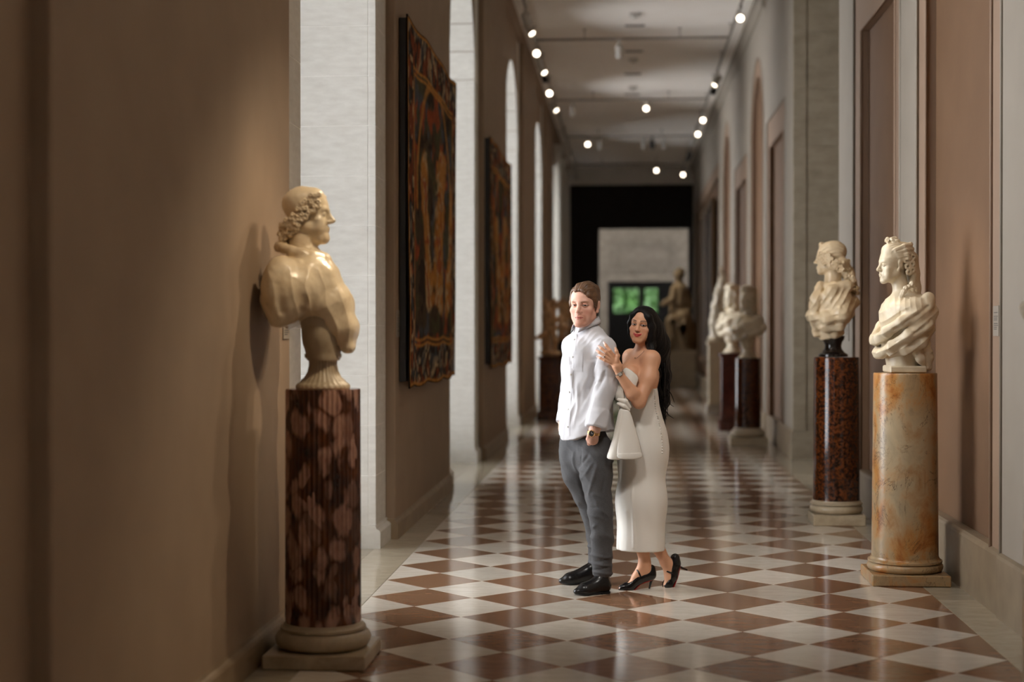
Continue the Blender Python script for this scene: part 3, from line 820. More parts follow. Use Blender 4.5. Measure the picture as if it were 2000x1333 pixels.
for i, y in enumerate((24.8,31.3,37.2,43.4)): rail((-1.43,y,RAIL_Z+.002), (1.63,y,RAIL_Z+.002), 'thin cross rail under the ceiling, %s of four from the camera' % ('nearest','second','third','farthest')[i])
def lens_mat(name, col, st):
    k = NT(name); k.b.inputs['Emission Color'].default_value = col; k.b.inputs['Emission Strength'].default_value = st; k.base((.8,.75,.65,1)).set(Roughness=.2); return k.m
MAT['lens_on'] = lens_mat('lamp_lens_on', (1,.86,.68,1), 9); MAT['lens_off'] = lens_mat('lamp_lens_off', (1,.84,.62,1), 0)
def spotlight(pos, target, label, lit=True, power=0, cone=28, blend=1.0, col=(1,.80,.56), soft=.035, dark=False, sc=1.0, group='ceiling spotlights'):
    pos = Vector(pos); r = empty('track_spotlight', pos); tag(r, label, 'spotlight', group); m = MAT['dark_metal'] if dark else MAT['white_metal']
    MB().bbox(-.025,.025,-.06,.06,-.045,0,.004).build('adapter', m, r)
    MB().tube([(0,0,-.04),(0,0,-.12)], .010, 8).build('stem', m, r)
    d = (Vector(target)-(pos+Vector((0,0,-.17)))).normalized(); q = d.to_track_quat('-Z','Y').to_matrix(); c = Vector((0,0,-.17))
    can = MB().lathe([(.030,.11),(.045,.10),(.050,.07),(.056,-.10),(.058,-.115),(.050,-.115),(.048,-.09)], 18); can.v = [tuple(c+q@(Vector(p)*sc)) for p in can.v]
    co = can.build('lamp_can', m, r); smooth_angle(co)
    le = MB().lathe([(.0001,-.100),(.046,-.098),(.047,-.091),(.0001,-.091)], 18); le.v = [tuple(c+q@(Vector(p)*sc)) for p in le.v]
    le.build('lens', MAT['lens_on'] if lit else MAT['lens_off'], co)
    MB().tube([c+Vector((-.062,0,.0)), c+Vector((-.062,0,.055)), c+Vector((0,0,.075)), c+Vector((.062,0,.055)), c+Vector((.062,0,0))], .006, 6).build('yoke', m, r)
    if power:
        l = bpy.data.lights.new('spot_beam', 'SPOT'); l.energy = power; l.color = col; l.spot_size = math.radians(cone); l.spot_blend = blend; l.shadow_soft_size = soft
        o = bpy.data.objects.new('spot_beam', l); COL.objects.link(o); o.parent = r; o.location = c+d*.14; o.rotation_euler = d.to_track_quat('-Z','Y').to_euler()
    return r
def on_rail(px, py, X):
    # where the sight line through a pixel meets the vertical plane of a rail
    r = at(px, py, 1.0)-np.array([0,0,EYE]); return X/r[0]
# left rail, seen in the photo (pixel of each lamp)
LSP = [(1027,14,0,0),(1048,62,1,0),(1053,92,0,0),(1062,118,0,1),(1073,148,1,0),(1082,165,0,0),(1106,268,0,0),(1113,290,0,0),(1119,318,0,0),(1125,334,0,0)]
for i, (px, py, lit, dk) in enumerate(LSP):
    y = on_rail(px, py, -1.45)
    spotlight((-1.45, min(y,44.5), RAIL_Z), ((-.05, 2., 2.6) if lit else (-.05, min(y,44.5)+1.5, 2.2)), '%s spotlight seen on the left rail, %s' % (ORD[i], 'its lens glowing' if lit else 'black and unlit' if dk else 'white and turned away'), bool(lit), 0, dark=bool(dk))
RSP = [(1446,18,1,0),(1396,172,0,1),(1363,210,1,0),(1373,236,1,0),(1358,275,0,0),(1347,290,0,1),(1334,340,1,0)]
for i, (px, py, lit, dk) in enumerate(RSP):
    y = on_rail(px, py, 1.65)
    spotlight((1.65, min(y,44.8), RAIL_Z), ((.2, 2., 2.6) if lit else (-.15, min(y,44.8)+2, 2.2)), '%s spotlight seen on the right rail, %s' % (ORD[i], 'its lens glowing' if lit else 'black and unlit' if dk else 'white and turned away'), bool(lit), 0, dark=bool(dk))
CSP = [(1209,78,24.8,0,0),(1118,200,31.3,0,0),(1262,198,31.3,1,0),(1148,272,37.2,1,0),(1172,272,37.2,0,0),(1258,272,37.2,0,0),(1274,272,37.2,0,1),(1298,272,37.2,0,0),(1282,325,43.4,1,0)]
for i, (px, py, y, lit, dk) in enumerate(CSP):
    x = at(px, py, y)[0]
    spotlight((x, y, RAIL_Z), ((x*.3, 3., 2.6) if lit else (x+.2, y+2.5, 2.6)), '%s spotlight on the %s cross rail, %s' % ({0:'lone',1:'left',2:'right',3:'leftmost',4:'second',5:'third',6:'fourth',7:'fifth',8:'lone'}[i], {24.8:'nearest',31.3:'second',37.2:'third',43.4:'farthest'}[y], 'its lens glowing' if lit else 'black and unlit' if dk else 'white and unlit'), bool(lit), 0, dark=bool(dk))
# working spotlights and added fill lamps over the nearer part of the gallery, above the frame
WORK = [(1.65,10.6,(-1.42,7.0,1.85),230,20,'right rail lamp aimed at the profile bust'), (1.65,12.2,(-1.42,7.1,1.75),150,18,'second right rail lamp aimed at the profile bust'),
        (-1.45,11.6,(1.70,9.5,1.85),140,15,'left rail lamp aimed at the lady bust'), (-1.45,12.8,(1.72,9.55,1.7),110,15,'second left rail lamp aimed at the lady bust'),
        (-1.45,14.6,(1.66,12.4,1.8),130,15,'left rail lamp aimed at the bust on the dark red column'),
        (-1.45,22.9,(1.66,20.7,1.6),65,18,'left rail lamp aimed at the wigged bust'), (-1.45,26.4,(1.66,23.9,1.7),55,18,'left rail lamp aimed at the far wigged bust'), (-1.45,30.9,(1.7,28.8,1.8),70,18,'left rail lamp aimed at the raised-arm figure'),
        (1.65,27.9,(-1.3,26.4,1.6),110,18,'right rail lamp aimed at the gilded group'), (-1.45,41.2,(1.45,42.6,2.2),150,26,'left rail lamp aimed at the seated statue'),
        (1.65,5.6,(-1.40,7.04,1.8),230,18,'added fill lamp on the right rail for the near side of the profile bust'), (-1.45,7.3,(1.70,9.5,1.7),85,18,'added fill lamp on the left rail for the near side of the lady bust'), (-1.45,8.6,(1.66,12.4,1.75),120,15,'left rail lamp lighting the near side of the dark red column bust'),  # profile and lady bust lamps here are fill, added to brighten their near sides
        (1.65,9.2,(-1.69,6.0,1.2),30,70,'right rail lamp washing the near left panel')]
for x, y, t, pw, cone, lab in WORK:
    spotlight((x, y, RAIL_Z), t, lab, True, pw*POWER_K, cone)
spotlight((-1.45,4.6,RAIL_Z), (.0,9.2,1.2), 'added fill lamp on the left rail above the viewpoint, brightening the couple from the front', True, 180*POWER_K, 40, 1.0, col=(1,.95,.89), soft=.35)  # unseen lamp added as soft frontal fill on the couple
spotlight((1.65,4.9,RAIL_Z), (.1,9.2,1.2), 'added fill lamp on the right rail above the viewpoint, brightening the couple from the front', True, 120*POWER_K, 40, 1.0, col=(1,.95,.89), soft=.35)  # second added fill lamp for the couple, from the front right
# ceiling fittings down the middle
for i, (px, py, kind) in enumerate(((1240,30,0),(1240,52,1),(1238,102,1),(1237,118,0),(1236,146,1),(1236,172,0),(1235,186,1))):
    y = (CEIL-EYE)*F_PX/(647-py); x = at(px, py, y)[0]
    t = empty('ceiling_fitting', (x, y, CEIL)); tag(t, 'small %s ceiling fitting, %s in the centre line' % ('square white' if kind == 0 else 'flat grey', ORD[i]), 'ceiling fitting', 'ceiling fittings')
    if kind == 0:
        MB().bbox(-.09,.09,-.12,.12,-.03,0,.006).build('housing', MAT['white_metal'], t); MB().lathe([(.03,-.07),(.045,-.05),(.05,-.03)], 16).build('diffuser', MAT['white_metal'], t, True)
    else:
        MB().bbox(-.16,.16,-.05,.05,-.012,0,.003).build('frame', MAT['rail_metal'], t)
        for k in range(4): MB().box(-.14,.14,-.036+k*.02,-.026+k*.02,-.018,-.012).build('slat', MAT['rail_metal'], t)
# ================================================================== wall labels
def wall_label(p, q, side, lab, h=.20, w=.14):
    # p centre on the wall; side +1 faces +X, -1 faces -X
    t = empty('wall_label', p); tag(t, lab, 'wall label')
    x0, x1 = (0,.006) if side > 0 else (-.006,0)
    MB().bbox(x0,x1,-w/2,w/2,-h/2,h/2,.001).build('card', MAT['white_paint'], t)
    z = h/2-.035; mb = MB(); rr = random.Random(int(abs(p[1])*100)); xs = (x1,x1+.0006) if side > 0 else (x0-.0006,x0)
    for n in (1,0,3,0,4,0,2):
        if n == 0: z -= .010; continue
        for k in range(n):
            if z < -h/2+.02: break
            L = rr.uniform(.45,.8)*w
            if side < 0: mb.box(xs[0],xs[1],w/2-.02-L,w/2-.02,z-.004,z)
            else: mb.box(xs[0],xs[1],-w/2+.02,-w/2+.02+L,z-.004,z)
            z -= .010
    mb.build('printed_lines', MAT['dark_metal'], t)
wall_label((RX+.012, on_rail(1947,628,RX+.012), 1.585), None, -1, 'small white text card at the right edge, beside the lady bust niche', .165, .125)
wall_label((RX, on_rail(1656,640,RX), 1.55), None, -1, 'small text card on the white band behind the dark red column', .22, .17)
wall_label((-1.69, on_rail(777,632,-1.69), 1.585), None, 1, 'small text card on the pier left of the near tapestry', .20, .16)
wall_label((-1.69, on_rail(557,640,-1.69), 1.54), None, 1, 'small text card on the near left panel behind the profile bust', .10, .12)
# black stay holding the left bust to the wall
t = empty('wall_bracket', (-1.69, on_rail(512,552,-1.69), at(512,552,on_rail(512,552,-1.69))[2])); tag(t, 'small black bracket with a thin rod behind the profile bust', 'bracket')
MB().bbox(0,.02,-.02,.02,-.03,.03,.003).build('plate', MAT['dark_metal'], t); MB().tube([(.015,0,0),(.08,.10,0)], .004, 6).build('rod', MAT['dark_metal'], t)
# ================================================================== tapestries
def tapestry_mat():
    k = NT('tapestry_weave'); a = k.n('ShaderNodeVertexColor', layer_name='tint'); v = k.coord('Object')
    n = k.noise(v, 60, 5, .7); c = k.mix(.55, a.outputs['Color'], k.ramp(n, [(.3,(.25,.25,.25,1)),(.7,(1.3,1.3,1.3,1))]), 'MULTIPLY')
    k.base(c).set(Roughness=.95); k.b.inputs['Specular IOR Level'].default_value = .1; k.bump(k.noise(v, 220, 3), .5, .003); return k.m
TAP = tapestry_mat()
def tapestry(y0, y1, z0, z1, x, seed, lab):
    t = empty('tapestry', (x, y0, z0)); tag(t, lab, 'tapestry')
    W, Hh = y1-y0, z1-z0; ny, nz = 150, 130
    u, v = np.meshgrid(np.linspace(0,1,ny), np.linspace(0,1,nz)); u = u.ravel(); v = v.ravel()
    P2 = np.stack([u*W, v*Hh, np.full_like(u, seed*3.1)], 1)
    wave = .012*np.sin(u*W*3.3+seed)*(1-v)**1.5+.006*fbm(P2,1.5,2)+.01*(1-v)*np.sin(u*W*7+1)
    sag = -.02*np.sin(u*math.pi*3)**2-.012*np.sin(u*W*2.6+seed)
    V = np.stack([wave+.004, u*W+0*v, v*Hh+sag*(v)+.012*np.sin(u*W*6.5)*(1-v)], 1)
    # woven picture: figured field, scroll border, bands at the foot
    cols = dict(ground=(58,46,34), blue=(62,66,70), gold=(150,104,50), rust=(122,58,32), cream=(150,130,98), dark=(34,26,20), green=(62,60,40))
    C = {k_: np.array(srgb(*q)[:3]) for k_, q in cols.items()}
    col = np.tile(C['ground'], (len(u),1))
    def lay(m, c): col[:] = col*(1-m[:,None])+c*m[:,None]
    n1 = fbm(P2*np.array([.8,1.3,1]), 2.2, 3); n2 = fbm(P2*np.array([.8,1.4,1])+5, 4.4, 3); n3 = fbm(P2+11, 9, 2); n4 = fbm(P2*np.array([.9,1.1,1])+17, 5, 3)
    lay(sstep(n1,.05,.35), C['blue']); lay(sstep(n2,.1,.4)*.8, C['green']); lay(sstep(n4,.15,.4)*.9, C['rust']); lay(sstep(-n2,.25,.45)*.8, C['dark'])
    du = u-.5
    for cx, s_, ph in ((-.16,.10,0.),(.12,.12,2.),(.30,.07,4.)):     # tall draped shapes
        e = np.exp(-((du-cx-.05*np.sin(v*7+ph))/s_)**2)*sstep(v,.16,.24)*(1-sstep(v,.62+.08*math.sin(ph),.74))
        lay(sstep(e+n4*.25,.45,.75)*.9, C['gold']); lay(sstep(e*np.sin(u*W*11+n2*5+v*30),.35,.7)*.8, C['cream']); lay(sstep(e*np.sin(u*W*7-n1*6+v*38),.5,.8)*.8, C['rust'])
    arch = np.abs(np.hypot(du/.34,(v-.55)/.34)-1); lay(sstep(.06-arch,0,.03)*(v > .5)*.7, C['gold'])
    b = np.minimum(np.minimum(u*W, (1-u)*W), np.minimum((1-v)*Hh, v*Hh))
    bord = sstep(.34-b,0,.01); lay(bord, C['dark']*1.2)
    lay(bord*sstep(np.sin(P2[:,0]*15+n2*4)*np.sin(P2[:,1]*15+n1*4)+n3*.6,.15,.45)*.9, C['cream']); lay(bord*sstep(n3,.15,.4)*.6, C['blue']); lay(bord*sstep(-n3,.2,.4)*.6, C['rust'])
    for e in (.03,.33,.375): lay(sstep(.014-np.abs(b-e),0,.006), C['gold'])
    lay(sstep(.02-b,0,.01), C['dark']*.6)
    col *= (1+.35*fbm(P2*np.array([1,1,1]), 26, 2))[:,None]; col = np.clip(col*1.8,.006,1)
    q = np.arange(ny*nz).reshape(nz,ny); F = np.stack([q[:-1,:-1],q[:-1,1:],q[1:,1:],q[1:,:-1]],-1).reshape(-1,4)
    o = Surf(V, F).obj('woven_cloth', TAP, t, col); md = o.modifiers.new('thickness','SOLIDIFY'); md.thickness = .012
    MB().bbox(-.065,-.012,.03,W-.03,.05,Hh-.03,.004).build('backing_board', MAT['dark_metal'], t)
    return t
tapestry(11.33, 14.62, 1.10, 3.90, -1.622, 1, 'large dark figured tapestry hanging nearest on the left wall')
tapestry(18.30, 21.75, 1.08, 3.88, -1.622, 2, 'second dark figured tapestry further along the left wall')
# framed dark pictures on the far right wall
for i, (pa, pb) in enumerate(((1396,1383),(1382,1371))):
    y0, y1 = on_rail(pa, 600, 1.97), on_rail(pb, 600, 1.97); z1 = at(pa, 385+i*18, y0)[2]; z0 = at(pa, 708+i*2, y0)[2]
    t = empty('framed_picture', (1.99, y0, z0)); tag(t, ('near' if i == 0 else 'far')+' tall dark picture in gilt frame on the far right wall', 'picture')
    W, Hh = y1-y0, z1-z0; w = .16; mb = MB()
    mb.bbox(-.10,0,0,W,0,w,.01).bbox(-.10,0,0,W,Hh-w,Hh,.01).bbox(-.10,0,0,w,w,Hh-w,.01).bbox(-.10,0,W-w,W,w,Hh-w,.01)
    mb.build('frame', M_noise('gilt_frame', srgb(58,42,24), srgb(96,70,38), 14, .5, .3, 30), t)
    MB().box(-.05,-.01,w-.01,W-w+.01,w-.01,Hh-w+.01).build('canvas', M_noise('dark_canvas', srgb(30,24,20), srgb(70,52,36), 2.5, .5, 0), t)
# ================================================================== garden tree beyond the far window
def tree(c, h, r, seed):
    t = empty('tree', c); tag(t, 'leafy green garden tree seen through the far window, %s' % ('left' if seed == 1 else 'right'), 'tree', 'garden trees')
    rr = np.random.default_rng(seed); N = 5000
    d = rr.normal(size=(N,3)); d /= np.linalg.norm(d,axis=1)[:,None]; pos = d*(rr.random(N)**.4)[:,None]*np.array([r,r*.7,h*.42])+np.array([0,0,h*.55])
    a = rr.normal(size=(N,3)); a /= np.linalg.norm(a,axis=1)[:,None]; b = np.cross(a, rr.normal(size=(N,3))); b /= np.linalg.norm(b,axis=1)[:,None]; s = .14
    V = np.stack([pos-a*s, pos-b*s*.5+a*.02, pos+a*s, pos+b*s*.5+a*.02],1).reshape(-1,3); F = np.arange(4*N).reshape(-1,4)
    Surf(V, F).obj('leaves', M_noise('tree_leaf', srgb(20,46,14), srgb(58,100,34), 1.2, .6, 0), t)
    MB().tube([(0,0,0),(.05,0,h*.3),(0,.05,h*.7)], [.16,.13,.06], 8).build('trunk', MAT['grout'], t, True)
yt = YW+7; tree((at(1216,600,yt)[0], yt, 0), 5.0, 1.15, 1); tree((at(1286,600,yt)[0], yt+2.2, 0), 5.2, 1.15, 2)
# ================================================================== pedestals
def breccia():
    k = NT('breccia_marble'); v = k.coord('Object', (1,1,.55))
    d = k.n('ShaderNodeMapping'); d.inputs['Rotation'].default_value = (0,.6,.5); k.l(v, d.inputs['Vector'])
    vo = k.n('ShaderNodeTexVoronoi'); vo.inputs['Scale'].default_value = 13
    ns = k.n('ShaderNodeTexNoise'); ns.inputs['Scale'].default_value = 9; ns.inputs['Detail'].default_value = 3; k.l(d.outputs[0], ns.inputs['Vector'])
    mx = k.n('ShaderNodeVectorMath', operation='MULTIPLY_ADD'); k.l(ns.outputs['Color'], mx.inputs[0]); mx.inputs[1].default_value = (.11,.11,.11); k.l(d.outputs[0], mx.inputs[2])
    k.l(mx.outputs[0], vo.inputs['Vector'])
    patch = k.ramp(vo.outputs['Distance'], [(.42,(1,1,1,1)),(.60,(0,0,0,1))])
    keep = k.ramp(vo.outputs['Color'], [(.18,(0,0,0,1)),(.34,(1,1,1,1))])
    m = k.mix(1.0, patch, keep, 'MULTIPLY')
    dark = k.ramp(k.noise(d.outputs[0], 14, 5), [(.35, srgb(44,22,14)),(.55, srgb(84,44,22)),(.72, srgb(112,62,26))])
    pale = k.ramp(k.noise(v, 30, 4), [(.3, srgb(150,108,92)),(.7, srgb(186,146,126))])
    k.base(k.mix(m, dark, pale)).set(Roughness=.16); return k.m
MAT['breccia'] = breccia()
def granite():
    k = NT('red_granite'); v = k.coord('Object'); 
    n = k.noise(v, 42, 6, .75); c = k.ramp(n, [(.38, srgb(20,13,11)),(.49, srgb(58,29,16)),(.60, srgb(118,62,26)),(.70, srgb(60,30,17))])
    k.base(c).set(Roughness=.10); return k.m
MAT['granite'] = granite()
def yellow_marble():
    k = NT('yellow_marble'); v = k.coord('Object', (1,1,.7)); d = k.n('ShaderNodeMapping'); d.inputs['Rotation'].default_value = (.3,.5,.2); k.l(v, d.inputs['Vector'])
    n = k.noise(d.outputs[0], 6.5, 8, .68, .5); n2 = k.noise(v, 2.2, 3)
    c1 = k.ramp(n, [(.30, srgb(142,118,88)),(.44, srgb(172,146,110)),(.54, srgb(178,128,72)),(.64, srgb(156,96,44)),(.76, srgb(116,68,34))])
    c2 = k.ramp(n, [(.30, srgb(160,146,120)),(.50, srgb(180,162,132)),(.66, srgb(164,130,90)),(.78, srgb(138,96,58))])
    c = k.mix(k.ramp(n2, [(.36,(0,0,0,1)),(.50,(1,1,1,1))]), c2, c1)
    s = k.noise(d.outputs[0], 3.4, 9, .72, 1.2); w = k.ramp(s, [(.488,(0,0,0,1)),(.5,(1,1,1,1)),(.512,(0,0,0,1))])
    c = k.mix(k.mix(1.0, w, k.ramp(k.noise(v, 5, 3), [(.42,(0,0,0,1)),(.55,(.9,.9,.9,1))]), 'MULTIPLY'), c, srgb(58,32,20))
    k.base(c).set(Roughness=.28); k.bump(k.noise(d.outputs[0], 22, 6), .12, .004); return k.m
MAT['yellow_marble'] = yellow_marble()
def marble(name, a, b, rough=.34, sss=.0, dirt=None):
    k = NT(name); v = k.coord('Object'); c = k.ramp(k.noise(v, 7, 6, .6, .5), [(.3,a),(.7,b)])
    if dirt: c = k.mix(k.ramp(k.noise(v, 3.2, 7, .7, .6), [(.50,(0,0,0,1)),(.72,(.7,.7,.7,1))]), c, dirt)
    k.base(c).set(Roughness=rough); k.bump(k.noise(v, 90, 4), .12, .001); return k.m
MAT['base_marble'] = marble('base_marble', srgb(168,152,126), srgb(196,180,152), .32, 0, srgb(140,118,90))
MAT['cream_marble'] = marble('cream_marble', srgb(214,194,160), srgb(230,214,184), .28, 0, srgb(190,160,118))
MAT['white_marble'] = marble('white_marble', srgb(204,190,164), srgb(218,206,182), .38, 0, srgb(182,164,132))
MAT['grey_marble'] = marble('grey_marble', srgb(176,168,156), srgb(200,192,180), .35, 0, srgb(150,142,130))
MAT['black_marble'] = marble('black_marble', srgb(20,16,14), srgb(36,28,24), .14)
MAT['red_marble'] = marble('dark_red_marble', srgb(52,24,20), srgb(86,40,32), .18, 0, srgb(36,16,14))
MAT['socle_marble'] = marble('socle_marble', srgb(164,148,122), srgb(184,168,142), .4, 0, srgb(132,114,88))
MAT['bronze'] = marble('gilded_bronze', srgb(150,112,74), srgb(186,148,104), .38, 0, srgb(96,68,44))
def torus_prof(r, z0, z1, n=8):
    zc, h = (z0+z1)/2, (z1-z0)/2
    return [(r-h+h*math.cos(a), zc+h*math.sin(a)) for a in np.linspace(-math.pi/2, math.pi/2, n)]
def column(name, c, label, shaft, base, r0, r1, top, plinth, ph, torus_r, tz, flutes=0, plinth_mat=None, neck=.02, group=None):
    t = empty(name, (c[0], c[1], 0)); tag(t, label, 'pedestal', group)
    pm = plinth_mat or base
    MB().bbox(-plinth/2,plinth/2,-plinth/2,plinth/2,0,ph,.006).build('plinth', pm, t)
    prof = torus_prof(torus_r, ph, ph+tz, 9)+[(r0+.022, ph+tz+.001),(r0+.022, ph+tz+.012)]+[(r0+.004+.018*(1-math.sin(a)), ph+tz+.012+.02*(1-math.cos(a))) for a in np.linspace(0,math.pi/2,5)]
    prof = [(.0005, ph)]+prof
    o = MB().lathe(prof, 64).build('base_moulding', base, t); smooth_angle(o, 50)
    z0 = ph+tz+.012; n = 72 if not flutes else flutes*8
    fl = None
    if flutes:
        def fl(r, a, z):
            if z < z0+.05 or z > top-.004: return r if z < z0+.05 else r
            ph_ = (a*flutes/(2*math.pi)) % 1.0; return r-.0055*max(0., math.sin(math.pi*min(1,max(0,(ph_-.12)/.76))))**.6*min(1,(z-z0-.05)/.02)
    zs = [z0, z0+.05, z0+.055, z0+.07]+list(np.linspace(z0+.1, top-.02, 8))+[top-.006, top]
    prof = [(r0+(r1-r0)*(z-z0)/(top-z0)-(.003 if i == len(zs)-1 else 0), z) for i, z in enumerate(zs)]
    o = MB().lathe(prof, n, (0,0,0), fl).build('shaft', shaft, t); smooth_angle(o, 40)
    return t
column('column_pedestal', (-1.402, 7.04), 'fluted brown breccia column pedestal under the profile bust on the left', MAT['breccia'], MAT['base_marble'], .176, .173, 1.262, .47, .066, .222, .085, 46)
column('column_pedestal', (1.704, 9.53), 'orange and cream veined marble column under the lady bust', MAT['yellow_marble'], MAT['yellow_marble'], .200, .190, 1.274, .465, .068, .228, .055, 0)
column('column_pedestal', (1.672, 12.36), 'polished dark red granite column under the bust in black socle', MAT['granite'], MAT['base_marble'], .184, .176, 1.323, .405, .085, .208, .072, 0)
column('column_pedestal', (1.640, 20.80), 'brown granite column with pale base under the wigged bust', MAT['granite'], MAT['white_marble'], .178, .172, 1.165, .49, .11, .235, .09, 0)
column('column_pedestal', (1.735, 6.05), 'column just cut off by the right edge of the picture', MAT['yellow_marble'], MAT['yellow_marble'], .20, .19, 1.285, .465, .068, .228, .055, 0)
def square_pedestal(c, w, h, mats, label, cap=.05):
    t = empty('square_pedestal', (c[0], c[1], 0)); tag(t, label, 'pedestal')
    MB().bbox(-w/2-.04,w/2+.04,-w/2-.04,w/2+.04,0,.16,.008).build('plinth', mats[1], t)
    MB().bbox(-w/2,w/2,-w/2,w/2,.16,h-cap,.006).build('die', mats[0], t)
    MB().bbox(-w/2-.03,w/2+.03,-w/2-.03,w/2+.03,h-cap,h,.012).build('cap', mats[2], t)
    return t
square_pedestal((1.64, 23.85), .36, at(1425,690,23.7)[2], (MAT['red_marble'], MAT['red_marble'], MAT['red_marble']), 'dark red marble square pedestal behind the brown granite column')
square_pedestal((1.74, 28.9), .40, at(1400,668,28.7)[2], (MAT['white_marble'], MAT['grey_marble'], MAT['white_marble']), 'pale grey marble square pedestal under the raised-arm figure')
square_pedestal((-1.30, 26.4), .36, at(1072,697,26.2)[2], (MAT['granite'], MAT['granite'], MAT['granite']), 'brown granite square pedestal under the gilded group')
square_pedestal((-1.32, 33.0), .42, at(1100,668,33.0)[2], (MAT['black_marble'], MAT['black_marble'], MAT['black_marble']), 'black square pedestal behind the gilded group')
square_pedestal((1.46, 42.6), .90, at(1330,686,42.4)[2], (MAT['white_marble'], MAT['white_marble'], MAT['white_marble']), 'broad white plinth of the seated statue at the far end', .08)
# ================================================================== sculpture
def curl(S, c, n, r, t, k=.004, turns=1.0):
    n = unit(n); a = unit(np.cross(n, (0.3,.2,1.))); b = np.cross(n, a); m = 7
    pts = [np.asarray(c)+(a*math.cos(w)+b*math.sin(w))*r*(1-.25*i/m)+n*t*.3*(i/m) for i, w in enumerate(np.linspace(0, 2*math.pi*turns, m))]
    S.chain(pts, t, k)
def ringlet(S, c, n, r):
    n = unit(n); c = np.asarray(c); S.ell(c, (r,r,r), None, .0025); S.ell(c+n*r*.85, (r*.48,)*3, None, .002, 'sub')
def scatter(rr, n, gen, dmin):
    out = []
    for _ in range(n*30):
        p, nn = gen()
        if all(np.linalg.norm(p-q) > dmin for q, _n in out): out.append((p, nn))
        if len(out) >= n: break
    return out
def drapery(sf, n, freq, amp, mask, warp=.5, off=0., sharp=.7):
    V = sf.V; ph = V@unit(n)*freq+fbm(V, 6, 2, off)*warp*6
    sf.push(amp*(.55-np.abs(np.sin(ph))**sharp)*mask*(.6+.4*vnoise(V, 9, off+3))); return sf
def relief(sf, amp, freq, stretch=(1,1,1), off=0.): sf.push(fbm(sf.V*np.array(stretch), freq, 3, off)*amp); return sf
def folds(sf, specs, at_fn):
    amt = 0
    for pts, w, a in specs: amt = amt+a*crease(sf.V, [at_fn(q) for q in pts], w)
    sf.push(amt); return sf
def thing(name, loc, label, cat='bust', group=None): t = empty(name, loc); tag(t, label, cat, group); return t
def socle(t, c, prof, mat, name='socle', n=48, flutes=0):
    fl = (lambda r,a,z: r*(1-.04*(math.sin(a*flutes)**2)) if prof[2][1] < z < prof[-3][1] else r) if flutes else None
    o = MB().lathe(prof, n if not flutes else 120, c, fl).build(name, mat, t); smooth_angle(o, 45); return o

